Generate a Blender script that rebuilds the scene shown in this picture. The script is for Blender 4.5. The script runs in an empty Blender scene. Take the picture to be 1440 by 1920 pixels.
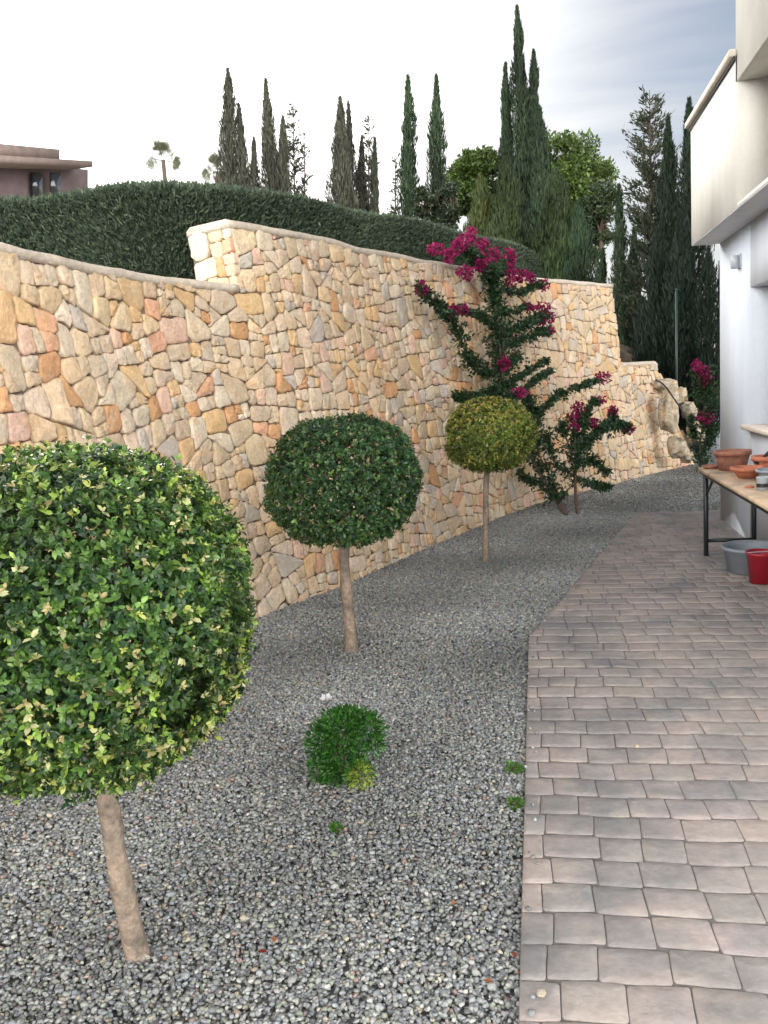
import bpy, math, random
import numpy as np
from mathutils import Matrix, Vector
S = bpy.context.scene
C = S.collection
rng = np.random.default_rng(7)
random.seed(7)

# ------------------------------------------------------------------ camera
H = 1.5
F = 1616.466
YAW, PITCH, ROLL = 0.179108, -0.146305, -0.060313
def cam_axes():
    cy, sy = math.cos(YAW), math.sin(YAW); cp, sp = math.cos(PITCH), math.sin(PITCH); cr, sr = math.cos(ROLL), math.sin(ROLL)
    Rz = np.array([[cy, -sy, 0], [sy, cy, 0], [0, 0, 1]]); Rx = np.array([[1, 0, 0], [0, cp, -sp], [0, sp, cp]])
    M = Rz @ Rx
    return M @ np.array([cr, 0, sr]), M @ np.array([0, 1., 0]), M @ np.array([-sr, 0, cr])
R_, FW, U_ = cam_axes()
cam = bpy.data.cameras.new('camera'); camo = bpy.data.objects.new('camera', cam); C.objects.link(camo)
camo.matrix_world = Matrix([[R_[i], U_[i], -FW[i], (0, 0, H)[i]] for i in range(3)] + [[0, 0, 0, 1]])
cam.sensor_fit = 'VERTICAL'; cam.sensor_height = 24; cam.lens = 24 * F / 1920
cam.clip_start = 0.05; cam.clip_end = 2000
S.camera = camo

# ------------------------------------------------------------------ light
SUN_EL, SUN_AZ = math.radians(27), math.radians(-26)      # azimuth from +Y, negative towards -X
sd = Vector((math.sin(SUN_AZ) * math.cos(SUN_EL), math.cos(SUN_AZ) * math.cos(SUN_EL), math.sin(SUN_EL)))
sl = bpy.data.lights.new('sun', 'SUN'); sl.energy = 0.65; sl.angle = math.radians(14); sl.color = (1, .93, .82)
so = bpy.data.objects.new('sun', sl); C.objects.link(so); so.rotation_euler = sd.to_track_quat('Z', 'Y').to_euler()
W = bpy.data.worlds.new('World'); S.world = W; W.use_nodes = True
nt = W.node_tree; nt.nodes.clear(); N = nt.nodes.new; L = nt.links.new
out = N('ShaderNodeOutputWorld'); bg = N('ShaderNodeBackground'); bg.inputs[1].default_value = 0.10
sky = N('ShaderNodeTexSky'); sky.sky_type = 'NISHITA'; sky.sun_disc = False; sky.sun_elevation = SUN_EL; sky.sun_rotation = SUN_AZ
sky.air_density = 1.0; sky.dust_density = 1.0; sky.ozone_density = 1.5
tc = N('ShaderNodeTexCoord')
def vmath(op, a, b=None):
    n = N('ShaderNodeVectorMath'); n.operation = op
    L(a, n.inputs[0])
    if b is not None:
        if isinstance(b, (tuple, list)): n.inputs[1].default_value = b
        else: L(b, n.inputs[1])
    return n
def fmath(op, a, b=0.0, clamp=False):
    n = N('ShaderNodeMath'); n.operation = op; n.use_clamp = clamp
    for k, v in enumerate((a, b)):
        if isinstance(v, (int, float)): n.inputs[k].default_value = v
        else: L(v, n.inputs[k])
    return n.outputs[0]
nrm = vmath('NORMALIZE', tc.outputs['Generated'])
dot = vmath('DOT_PRODUCT', nrm.outputs[0], tuple(sd))
dd = fmath('MAXIMUM', dot.outputs['Value'], 0.0)
glow = fmath('POWER', dd, 15.0)
glow2 = fmath('POWER', dd, 140.0)
# cirrus streaks: noise over the dome projected on a flat cloud layer
sep = N('ShaderNodeSeparateXYZ'); L(nrm.outputs[0], sep.inputs[0])
zc = fmath('ADD', fmath('MAXIMUM', sep.outputs[2], 0.0), 0.12)
cx = fmath('DIVIDE', sep.outputs[0], zc); cy_ = fmath('DIVIDE', sep.outputs[1], zc)
cb = N('ShaderNodeCombineXYZ'); L(fmath('MULTIPLY', cx, .55), cb.inputs[0]); L(fmath('MULTIPLY', cy_, 1.3), cb.inputs[1])
noi = N('ShaderNodeTexNoise'); noi.inputs['Scale'].default_value = 1.15; noi.inputs['Detail'].default_value = 5; noi.inputs['Roughness'].default_value = .55; noi.inputs['Distortion'].default_value = .4
L(cb.outputs[0], noi.inputs['Vector'])
cov = fmath('ADD', fmath('MULTIPLY', fmath('SUBTRACT', noi.outputs['Fac'], .50), 2.0), fmath('MULTIPLY', glow, 2.2))
low = fmath('MULTIPLY', fmath('SUBTRACT', 0.36, sep.outputs[2]), 2.2)       # veil thickens towards the horizon
# one thinner, bluer opening in the cloud ahead; unseen bright cloud is added overhead and behind to light the garden
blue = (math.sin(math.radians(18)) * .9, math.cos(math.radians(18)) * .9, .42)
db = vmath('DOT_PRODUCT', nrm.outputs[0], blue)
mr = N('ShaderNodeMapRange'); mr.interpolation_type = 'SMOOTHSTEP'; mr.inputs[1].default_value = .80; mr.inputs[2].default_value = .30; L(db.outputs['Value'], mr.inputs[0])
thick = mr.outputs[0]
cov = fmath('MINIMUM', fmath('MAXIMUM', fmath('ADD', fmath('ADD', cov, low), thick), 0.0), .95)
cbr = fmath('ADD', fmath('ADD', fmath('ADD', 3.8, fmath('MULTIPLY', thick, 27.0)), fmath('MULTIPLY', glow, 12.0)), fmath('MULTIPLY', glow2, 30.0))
skys = N('ShaderNodeVectorMath'); skys.operation = 'SCALE'; L(sky.outputs[0], skys.inputs[0]); skys.inputs['Scale'].default_value = .37
ccol = vmath('SCALE', nrm.outputs[0]); 
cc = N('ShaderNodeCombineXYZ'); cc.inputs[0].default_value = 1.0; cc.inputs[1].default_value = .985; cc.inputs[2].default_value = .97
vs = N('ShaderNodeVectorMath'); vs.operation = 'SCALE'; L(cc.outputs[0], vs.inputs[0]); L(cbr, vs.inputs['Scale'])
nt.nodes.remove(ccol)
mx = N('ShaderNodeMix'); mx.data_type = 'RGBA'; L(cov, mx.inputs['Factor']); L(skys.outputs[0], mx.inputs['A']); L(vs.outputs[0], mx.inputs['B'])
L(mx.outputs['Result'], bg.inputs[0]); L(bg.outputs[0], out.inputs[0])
S.view_settings.view_transform = 'Standard'; S.view_settings.look = 'None'; S.view_settings.gamma = 1
S.view_settings.exposure = 1.2

# ------------------------------------------------------------------ picking helpers: a photo pixel and a depth give a real place
def ray(x, y): return FW + R_ * (x - 720) / F - U_ * (y - 960) / F
def at(x, y, Y): d = ray(x, y); return d * (Y / d[1]) + np.array([0, 0, H])
def atz(x, y, z=0.0): d = ray(x, y); return d * ((z - H) / d[2]) + np.array([0, 0, H])
def atX(x, y, X): d = ray(x, y); return d * (X / d[0]) + np.array([0, 0, H])

# ------------------------------------------------------------------ materials
def mat(name, base=(.5, .5, .5), rough=.8, attr=False, noise=None, bump=0, bscale=30, trans=0, spec=.5, stain=None, metal=0, streak=None, detail=6):
    """noise=(scale, amount): brightness mottling; stain=(scale, colour, lo, hi): patches of another colour"""
    m = bpy.data.materials.new(name); m.use_nodes = True
    t = m.node_tree; t.nodes.clear(); n = t.nodes.new; l = t.links.new
    o = n('ShaderNodeOutputMaterial'); p = n('ShaderNodeBsdfPrincipled'); l(p.outputs[0], o.inputs[0])
    p.inputs['Roughness'].default_value = rough; p.inputs['Metallic'].default_value = metal
    p.inputs['Specular IOR Level'].default_value = spec
    if attr:
        a = n('ShaderNodeAttribute'); a.attribute_name = 'col'; col = a.outputs['Color']
    else:
        a = n('ShaderNodeRGB'); a.outputs[0].default_value = (*base, 1); col = a.outputs[0]
    g = n('ShaderNodeNewGeometry')
    def tex(scale, det=detail, off=0):
        x = n('ShaderNodeTexNoise'); x.inputs['Scale'].default_value = scale; x.inputs['Detail'].default_value = det; x.inputs['Roughness'].default_value = .6
        if off:
            ad = n('ShaderNodeVectorMath'); ad.operation = 'ADD'; ad.inputs[1].default_value = (off, off, off); l(g.outputs['Position'], ad.inputs[0]); l(ad.outputs[0], x.inputs['Vector'])
        else: l(g.outputs['Position'], x.inputs['Vector'])
        return x.outputs['Fac']
    def mixc(f, a_, b_, bt='MIX'):
        x = n('ShaderNodeMix'); x.data_type = 'RGBA'; x.blend_type = bt
        for s, v in (('Factor', f), ('A', a_), ('B', b_)):
            if isinstance(v, (int, float)): x.inputs[s].default_value = v
            elif isinstance(v, tuple): x.inputs[s].default_value = (*v, 1)
            else: l(v, x.inputs[s])
        return x.outputs['Result']
    if stain:
        for k, (sc, c, lo, hi) in enumerate(stain if isinstance(stain, list) else [stain]):
            r = n('ShaderNodeMapRange'); r.inputs[1].default_value = lo; r.inputs[2].default_value = hi; l(tex(sc, 5, 7.3 * (k + 1)), r.inputs[0])
            col = mixc(r.outputs[0], col, c)
    if streak:      # rain streaks: noise stretched down the wall
        vm = n('ShaderNodeVectorMath'); vm.operation = 'MULTIPLY'; vm.inputs[1].default_value = (7, 7, .45); l(g.outputs['Position'], vm.inputs[0])
        x = n('ShaderNodeTexNoise'); x.inputs['Scale'].default_value = 1; x.inputs['Detail'].default_value = 4; l(vm.outputs[0], x.inputs['Vector'])
        r = n('ShaderNodeMapRange'); r.inputs[1].default_value = .42; r.inputs[2].default_value = .75; r.inputs[4].default_value = .75; l(x.outputs['Fac'], r.inputs[0]); col = mixc(r.outputs[0], col, streak)
    if noise:
        for sc, am in (noise if isinstance(noise, list) else [noise]):
            r = n('ShaderNodeMapRange'); r.inputs[1].default_value = .3; r.inputs[2].default_value = .7; r.inputs[3].default_value = 1 - am; r.inputs[4].default_value = 1 + am
            l(tex(sc), r.inputs[0])
            x = n('ShaderNodeVectorMath'); x.operation = 'SCALE'; l(col, x.inputs[0]); l(r.outputs[0], x.inputs['Scale']); col = x.outputs[0]
    l(col, p.inputs['Base Color'])
    if bump:
        b = n('ShaderNodeBump'); b.inputs['Strength'].default_value = bump; b.inputs['Distance'].default_value = .01
        l(tex(bscale, 8), b.inputs['Height']); l(b.outputs[0], p.inputs['Normal'])
    if trans:
        tr = n('ShaderNodeBsdfTranslucent'); l(col, tr.inputs[0]); ms = n('ShaderNodeMixShader'); ms.inputs[0].default_value = trans
        l(p.outputs[0], ms.inputs[1]); l(tr.outputs[0], ms.inputs[2]); l(ms.outputs[0], o.inputs[0])
    return m
M = dict(
    stone=mat('wall_stone', attr=True, rough=.9, noise=[(9, .16), (60, .16)], bump=.9, bscale=45, stain=[(8, (.62, .37, .17), .56, .76), (5, (.50, .44, .35), .56, .80)]),
    mortar=mat('mortar', (.17, .13, .095), .95, noise=(20, .25), bump=.8, bscale=60),
    cap=mat('cap_mortar', (.56, .48, .385), .95, noise=[(3, .15), (25, .18)], bump=.7, bscale=40),
    pebble=mat('pebble', attr=True, rough=.75, noise=(90, .15), spec=.35),
    bed=mat('gravel_bed', (.19, .19, .18), .95, noise=(40, .4), bump=1, bscale=60),
    paver=mat('stamped_concrete', attr=True, rough=.72, noise=[(4, .10), (35, .12)], bump=.35, bscale=55, stain=[(2.6, (.22, .215, .21), .42, .64), (5.5, (.40, .345, .30), .52, .75), (7, (.19, .185, .18), .60, .80)], spec=.4),
    joint=mat('paving_joint', (.17, .15, .137), .95, noise=(30, .3)),
    leaf=mat('leaf', attr=True, rough=.38, trans=.28, spec=.5),
    dull=mat('needle_foliage', attr=True, rough=.7, trans=.15, spec=.3),
    petal=mat('bract', attr=True, rough=.6, trans=.35, spec=.2),
    bark=mat('bark', (.25, .19, .14), .9, noise=[(9, .3), (45, .3), (120, .2)], bump=1, bscale=60, stain=(12, (.13, .11, .085), .5, .7)),
    dbark=mat('dark_bark', (.10, .07, .05), .9, noise=(30, .3), bump=.8, bscale=80),
    soil=mat('soil', (.16, .12, .085), .95, noise=(5, .3), bump=1, bscale=25, stain=(1.5, (.10, .11, .05), .5, .6)),
    render=mat('beige_render', (.53, .51, .46), .9, noise=[(1.5, .05), (40, .03)], bump=.25, bscale=90, stain=(1.3, (.45, .44, .41), .45, .7), streak=(.43, .415, .38)),
    white=mat('white_render', (.52, .555, .61), .9, streak=(.46, .49, .54), noise=[(1.5, .03), (40, .03)], bump=.25, bscale=90),
    copin=mat('coping_stone', (.50, .45, .38), .8, noise=(6, .15), bump=.3, bscale=50),
    sill=mat('sill_stone', (.66, .58, .50), .7, noise=(14, .1)),
    glass=mat('window_glass', (.03, .035, .04), .05, spec=.8),
    frame=mat('window_frame', (.45, .46, .47), .45),
    lamp=mat('lamp_metal', (.33, .37, .40), .4),
    wood=mat('table_wood', (.50, .36, .23), .6, noise=[(8, .2), (40, .12)], bump=.3, bscale=60, stain=(6, (.28, .22, .17), .5, .7)),
    steel=mat('dark_green_steel', (.012, .016, .018), .4),
    terra=mat('terracotta', (.40, .135, .07), .75, noise=[(18, .25), (60, .12)], bump=.3, bscale=80),
    terra2=mat('old_terracotta', (.25, .105, .07), .85, noise=[(18, .3), (60, .15)], bump=.4, bscale=80),
    grey=mat('grey_plastic', (.22, .25, .28), .5, noise=(10, .12)),
    red=mat('red_plastic', (.30, .012, .025), .3),
    black=mat('black_plastic', (.012, .012, .014), .45),
    rock=mat('rock', (.50, .42, .31), .95, noise=[(8, .3), (40, .3)], bump=1, bscale=18, stain=[(7, (.20, .19, .15), .48, .62), (9, (.56, .38, .20), .52, .66)]),
    tile=mat('roof_parapet', (.23, .175, .15), .9, noise=(2, .2)),
    hwall=mat('far_house_wall', (.15, .11, .11), .9, noise=(2, .2)),
    post=mat('green_post', (.012, .035, .028), .5),
    stick=mat('tool_metal', (.04, .04, .045), .4),
)

# ------------------------------------------------------------------ mesh helpers
def link(name, me, parent=None):
    o = bpy.data.objects.new(name, me); C.objects.link(o)
    if parent is not None: o.parent = parent
    return o
def tag(o, label=None, cat=None, group=None, kind=None):
    if label: o['label'] = label
    if cat: o['category'] = cat
    if group: o['group'] = group
    if kind: o['kind'] = kind
    return o
def thing(name, label, cat, loc=(0, 0, 0), group=None):
    o = link(name, None); o.location = loc
    return tag(o, label, cat, group)
def npmesh(name, V, Fs, m, parent=None, col=None, smooth=False):
    """V (n,3) in world space; Fs list of (k,n) index arrays; col (n,3) per vertex"""
    V = np.asarray(V, np.float32)
    if parent is not None: V = V - np.array(parent.location, np.float32)
    me = bpy.data.meshes.new(name)
    Fs = [np.asarray(f, np.int32) for f in Fs if len(f)]
    lo = np.concatenate([f.ravel() for f in Fs]); ln = np.concatenate([np.full(len(f), f.shape[1], np.int32) for f in Fs])
    st = np.concatenate([[0], np.cumsum(ln)[:-1]]).astype(np.int32)
    me.vertices.add(len(V)); me.vertices.foreach_set('co', V.ravel())
    me.loops.add(len(lo)); me.loops.foreach_set('vertex_index', lo)
    me.polygons.add(len(ln)); me.polygons.foreach_set('loop_start', st); me.polygons.foreach_set('loop_total', ln)
    if smooth: me.polygons.foreach_set('use_smooth', np.ones(len(ln), bool))
    if col is not None:
        a = me.attributes.new('col', 'FLOAT_COLOR', 'POINT')
        a.data.foreach_set('color', np.concatenate([col, np.ones((len(V), 1))], 1).astype(np.float32).ravel())
    me.materials.append(m); me.update(calc_edges=True); me.validate()
    return link(name, me, parent)
class MB:
    """collects convex bits, then links them as one mesh"""
    def __init__(s): s.v = []; s.f = {}; s.n = 0
    def add(s, V, Fc):
        s.v.append(np.asarray(V, float))
        for f in Fc: s.f.setdefault(len(f), []).append([i + s.n for i in f])
        s.n += len(V)
    def box(s, a, b, bev=0):
        x0, y0, z0 = a; x1, y1, z1 = b
        if bev:
            V = []; e = bev
            for z, i in ((z0, e), (z0 + e, 0), (z1 - e, 0), (z1, e)):
                V += [(x0 + i, y0 + i, z), (x1 - i, y0 + i, z), (x1 - i, y1 - i, z), (x0 + i, y1 - i, z)]
            Fc = [(3, 2, 1, 0), (12, 13, 14, 15)] + [(4 * k + i, 4 * k + (i + 1) % 4, 4 * k + 4 + (i + 1) % 4, 4 * k + 4 + i) for k in range(3) for i in range(4)]
            s.add(V, Fc); return
        s.add([(x0, y0, z0), (x1, y0, z0), (x1, y1, z0), (x0, y1, z0), (x0, y0, z1), (x1, y0, z1), (x1, y1, z1), (x0, y1, z1)],
              [(3, 2, 1, 0), (4, 5, 6, 7), (0, 1, 5, 4), (1, 2, 6, 5), (2, 3, 7, 6), (3, 0, 4, 7)])
    def tube(s, pts, rad, seg=8, cap=True, noise=0):
        pts = np.asarray(pts, float); n = len(pts)
        if np.isscalar(rad): rad = [rad] * n
        V = []; ref = np.array([.3, .9, .1])
        for i in range(n):
            t = pts[min(i + 1, n - 1)] - pts[max(i - 1, 0)]; t = t / (np.linalg.norm(t) + 1e-9)
            a = np.cross(t, ref if abs(t @ ref) < .95 else np.array([1., 0, 0])); a /= np.linalg.norm(a); b = np.cross(t, a)
            for k in range(seg):
                an = 2 * math.pi * k / seg; r = rad[i] * (1 + noise * random.uniform(-1, 1))
                V.append(pts[i] + (a * math.cos(an) + b * math.sin(an)) * r)
        Fc = [(i * seg + k, i * seg + (k + 1) % seg, (i + 1) * seg + (k + 1) % seg, (i + 1) * seg + k) for i in range(n - 1) for k in range(seg)]
        if cap: Fc += [tuple(range(seg))[::-1], tuple((n - 1) * seg + k for k in range(seg))]
        s.add(V, Fc)
    def lathe(s, c, prof, seg=28, a0=0):
        V = []; 
        for r, z in prof:
            for k in range(seg):
                an = 2 * math.pi * k / seg + a0; V.append((c[0] + r * math.cos(an), c[1] + r * math.sin(an), c[2] + z))
        n = len(prof)
        Fc = [(i * seg + k, i * seg + (k + 1) % seg, (i + 1) * seg + (k + 1) % seg, (i + 1) * seg + k) for i in range(n - 1) for k in range(seg)]
        s.add(V, Fc)
    def build(s, name, m, parent=None, smooth=False, col=None):
        V = np.concatenate(s.v)
        return npmesh(name, V, [np.array(f) for f in s.f.values()], m, parent, None if col is None else np.tile(col, (len(V), 1)), smooth)
def smoothpath(P_, n=6):
    P_ = np.asarray(P_, float); o = []
    Q = np.vstack([2 * P_[0] - P_[1], P_, 2 * P_[-1] - P_[-2]])
    for i in range(1, len(Q) - 2):
        for t in np.linspace(0, 1, n, endpoint=False):
            a, b, c, d = Q[i - 1:i + 3]
            o.append(.5 * (2 * b + (c - a) * t + (2 * a - 5 * b + 4 * c - d) * t * t + (-a + 3 * b - 3 * c + d) * t ** 3))
    o.append(P_[-1]); return np.array(o)
def vnoise(P_, sc, seed=0):
    """cheap smooth noise: sum of sines, about -1..1"""
    r = np.random.default_rng(seed); o = np.zeros(len(P_))
    for k in range(7):
        d = r.normal(size=P_.shape[1]); d /= np.linalg.norm(d); o += np.sin(P_ @ d * sc * r.uniform(.6, 1.8) + r.uniform(0, 6.28))
    return o / 3.2
def unit(a): return a / (np.linalg.norm(a, axis=-1, keepdims=True) + 1e-9)
def rand_unit(n): return unit(rng.normal(size=(n, 3)))
def leafgeo(P_, D, Nn, ln, wd, fold=.25, mid=.45, wide=False):
    """folded leaves: base P_, axis D, face normal Nn; wide gives an oval outline"""
    D = unit(D); Sd = unit(np.cross(D, Nn)); Nn = np.cross(Sd, D)
    ln = np.broadcast_to(ln, (len(P_),))[:, None]; wd = np.broadcast_to(wd, (len(P_),))[:, None]
    if wide:
        f = Nn * wd * fold; c1 = -Nn * ln * .03
        a1 = P_ + D * ln * .25; a2 = P_ + D * ln * .65 - Nn * ln * .04; t = P_ + D * ln - Nn * ln * .16
        V = np.stack([P_, a1 + Sd * wd * .42 + f, a2 + Sd * wd * .46 + f, t, a2 - Sd * wd * .46 + f, a1 - Sd * wd * .42 + f, P_ + D * ln * .5], 1).reshape(-1, 3)
        i = np.arange(len(P_))[:, None] * 7
        return V, np.concatenate([i + [0, 1, 2, 6], i + [6, 2, 3, 4], i + [0, 6, 4, 5]], 0)
    b = P_; r = P_ + D * ln * mid + Sd * wd * .5 + Nn * wd * fold; l = P_ + D * ln * mid - Sd * wd * .5 + Nn * wd * fold
    t = P_ + D * ln - Nn * wd * .15; m_ = P_ + D * ln * mid
    V = np.stack([b, r, t, l, m_], 1).reshape(-1, 3)
    i = np.arange(len(P_))[:, None] * 5
    Fc = np.concatenate([i + [0, 1, 2, 4], i + [0, 4, 2, 3]], 0)
    return V, Fc
def leaves(name, P_, D, Nn, ln, wd, col, m, parent, fold=.25, mid=.45, wide=False):
    V, Fc = leafgeo(P_, D, Nn, ln, wd, fold, mid, wide)
    return npmesh(name, V, [Fc], m, parent, np.repeat(col, 7 if wide else 5, 0))
def pick(pal, w, n, var=.15):
    pal = np.array(pal); i = rng.choice(len(pal), n, p=np.array(w) / np.sum(w))
    return pal[i] * rng.uniform(1 - var, 1 + var, (n, 1)) * rng.uniform(.98, 1.02, (n, 3))
def clip(poly, p, nv):
    """keep the side where (q-p).nv <= 0"""
    o = []; n = len(poly)
    for i in range(n):
        a, b = poly[i], poly[(i + 1) % n]; da = (a - p) @ nv; db = (b - p) @ nv
        if da <= 0: o.append(a)
        if da * db < 0: o.append(a + (b - a) * da / (da - db))
    return o
def area(p): p = np.asarray(p); x, y = p[:, 0], p[:, 1]; return .5 * abs(np.dot(x, np.roll(y, -1)) - np.dot(y, np.roll(x, -1)))
def inset(poly, d):
    c = np.mean(poly, 0); o = list(poly)
    for i in range(len(poly)):
        a, b = poly[i], poly[(i + 1) % len(poly)]; t = b - a; L_ = np.hypot(*t)
        if L_ < 1e-5: continue
        nv = np.array([t[1], -t[0]]) / L_
        if (c - a) @ nv > 0: nv = -nv
        o = clip(o, a - nv * d, nv)
        if len(o) < 3: return None
    return o
def resample_keep(poly, n):
    p = np.array(poly); k = len(p); L_ = np.hypot(*(np.roll(p, -1, 0) - p).T)
    if k >= n: return p[np.linspace(0, k - 1, n).astype(int)]
    c = np.ones(k, int)
    while c.sum() < n: c[np.argmax(L_ / c)] += 1
    return np.concatenate([p[i] + (p[(i + 1) % k] - p[i]) * (np.arange(c[i]) / c[i])[:, None] for i in range(k)])
def resample(poly, n):
    p = np.array(poly); q = np.vstack([p, p[:1]]); s = np.concatenate([[0], np.cumsum(np.hypot(*np.diff(q, axis=0).T))])
    t = np.linspace(0, s[-1], n, endpoint=False) + random.uniform(0, s[-1] / n)
    t %= s[-1]; t.sort()
    return np.stack([np.interp(t, s, q[:, 0]), np.interp(t, s, q[:, 1])], 1)
def chaikin(poly, r=.22, it=1):
    p = np.array(poly)
    for _ in range(it):
        q = np.roll(p, -1, 0); p = np.stack([p * (1 - r) + q * r, p * r + q * (1 - r)], 1).reshape(-1, 2)
    return p

# ================================================================== the setting
# far ground, one sheet to the horizon, just below the gravel
g = MB(); g.add([(-900, -200, -.06), (900, -200, -.06), (900, 1600, -.06), (-900, 1600, -.06)], [(0, 1, 2, 3)])
tag(g.build('ground', M['soil']), 'brown earth reaching away under the garden', kind='structure')

# -- the retaining wall line (foot of the wall in plan)
foot = smoothpath([(-4.4, -.5), (-3.6, .5), (-2.8, 1.4), (-2.32, 2.3), (-2.15, 3.3), (-2.06, 4.7), (-1.87, 5.5), (-1.5, 6.3), (-1.06, 7.65), (-.55, 8.95), (.02, 10.3), (.6, 11.28), (1.34, 12.38), (1.95, 13.3), (2.5, 14.1)], 12)
fs = np.concatenate([[0], np.cumsum(np.hypot(*np.diff(foot, axis=0).T))])
ft = np.gradient(foot, axis=0); ft /= np.hypot(*ft.T)[:, None]; fn = np.stack([-ft[:, 1], ft[:, 0]], 1)     # away from the garden
BAT = .11
def wallP(s, z, d=0):
    """point on the wall face; d>0 stands proud towards the garden"""
    s = np.asarray(s, float); z = np.asarray(z, float)
    b = np.stack([np.interp(s, fs, foot[:, 0]), np.interp(s, fs, foot[:, 1])], -1); n = np.stack([np.interp(s, fs, fn[:, 0]), np.interp(s, fs, fn[:, 1])], -1)
    q = b + n * (BAT * z - np.asarray(d))[..., None]
    return np.concatenate([q, z[..., None]], -1)
def s_at(Y, z=0): 
    ss = np.linspace(0, fs[-1], 3000); return float(ss[np.argmin(abs(wallP(ss, np.full(3000, float(z)))[:, 1] - Y))])
def wall_hit(x, y, d=0):
    r = ray(x, y); t = np.linspace(2.5, 20, 1800)[:, None] * r + [0, 0, H]
    k = np.argmin(((t[:, None, :2] - foot[None]) ** 2).sum(2), 1)
    sdist = ((t[:, :2] - foot[k]) * fn[k]).sum(1) - BAT * t[:, 2] + d
    i = np.argmax(sdist > 0); return t[i], fs[k[i]]
S1 = wall_hit(445, 520)[1]; S2 = wall_hit(1148, 537)[1]; S2b = wall_hit(1166, 678)[1]; S3 = wall_hit(1228, 690)[1]
Z1, Z2, Z3 = 2.22, 2.66, 1.58
SLOW = wall_hit(1302, 869)[1]; SEND = SLOW
print('wall stations', S1, S2, S2b, S3, fs[-1])

# -- raised terrace behind the wall
def backline(z, off): return np.stack([np.interp(np.linspace(0, S2, 60), fs, foot[:, 0]) + np.interp(np.linspace(0, S2, 60), fs, fn[:, 0]) * off, np.interp(np.linspace(0, S2, 60), fs, foot[:, 1]) + np.interp(np.linspace(0, S2, 60), fs, fn[:, 1]) * off, np.full(60, z)], 1)
rows = [backline(-.3, .45), backline(2.0, .46), backline(2.05, 2.2)]
far = backline(2.3, 2.2); far[:, 0] = far[:, 0] - 14; far[:, 1] += 4; rows.append(far)
far2 = far.copy(); far2[:, 0] -= 60; far2[:, 1] += 40; far2[:, 2] = 3; rows.append(far2)
V = np.concatenate(rows); n = 60
Fc = [(r * n + i, r * n + i + 1, (r + 1) * n + i + 1, (r + 1) * n + i) for r in range(4) for i in range(n - 1)]
# the terrace also runs on behind the hedge, falling away to the right
xs = np.concatenate([np.linspace(-26, -1, 24), np.linspace(-.7, 4.4, 52), np.linspace(5, 14, 10)]); ys = np.concatenate([np.linspace(11.2, 16, 49), np.linspace(16.6, 40, 30)])
X, Yg = np.meshgrid(xs, ys)
edge = 1.25 + (Yg - 12.4) * .35
Z = 2.0 - np.clip((X - edge + 1.2) / 3.0, 0, 1) * 1.75 + vnoise(np.stack([X.ravel(), Yg.ravel()], 1), 1.2, 3).reshape(X.shape) * .06
q_ = np.stack([X.ravel(), Yg.ravel()], 1); k_ = np.argmin(((q_[:, None] - foot[None]) ** 2).sum(2), 1)
sdf = ((q_ - foot[k_]) * fn[k_]).sum(1).reshape(X.shape); zr = np.interp(fs[k_], [S2b, S3, SLOW], [9, Z3 - .1, .0]).reshape(X.shape)
near_ = sdf < 1.6
Z = np.where(near_, np.minimum(Z, zr + np.maximum(sdf - .4, 0) * 1.0), Z); Z = np.where(sdf < .3, -.6, Z)
V2 = np.stack([X, Yg, Z], -1).reshape(-1, 3); o_ = len(V); m_ = len(xs)
Fc2 = [(o_ + r * m_ + i, o_ + r * m_ + i + 1, o_ + (r + 1) * m_ + i + 1, o_ + (r + 1) * m_ + i) for r in range(len(ys) - 1) for i in range(m_ - 1)]
tag(npmesh('terrain', np.concatenate([V, V2]), [np.array(Fc + Fc2)], M['soil'], smooth=True), 'raised earth terrace held up by the stone wall', kind='structure')

# -- gravel
PATH = [np.array(p) for p in ((-.09, -.6), (-.08, 4.86), (1.0, 9.27), (3.2, 9.27), (3.2, -.6))]
bedp = [(-2.6, -.5, -.022), (3.2, -.5, -.022), (6, 9, -.022), (6, 18, -.022), (1.5, 14.6, -.022), (-2.6, 8, -.022)]
g = MB(); g.add(bedp, [tuple(range(6))]); tag(g.build('gravel_bed', M['bed']), 'dark gravel bed between wall and path', kind='structure')
def inpath(x, y, m=0.0):
    r = np.ones(len(x), bool); pts = PATH; c = np.mean(pts, 0)
    for i in range(len(pts)):
        a, b = pts[i], pts[(i + 1) % len(pts)]; t = b - a; nv = np.array([t[1], -t[0]]) / np.hypot(*t)
        if (c - a) @ nv > 0: nv = -nv
        r &= ((x - a[0]) * nv[0] + (y - a[1]) * nv[1]) <= m
    return r
ico = []
ph = (1 + 5 ** .5) / 2
for a, b in ((1, ph), (-1, ph), (1, -ph), (-1, -ph)): ico += [(0, a, b), (a, b, 0), (b, 0, a)]
ico = np.array(ico) / math.hypot(1, ph)
icof = []
for i in range(12):
    for j in range(i + 1, 12):
        for k in range(j + 1, 12):
            if all(abs(np.linalg.norm(ico[a] - ico[b]) - 1.0515) < .01 for a, b in ((i, j), (j, k), (i, k))):
                icof.append((i, j, k) if np.dot(np.cross(ico[j] - ico[i], ico[k] - ico[i]), ico[i]) > 0 else (i, k, j))
icof = np.array(icof)
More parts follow.
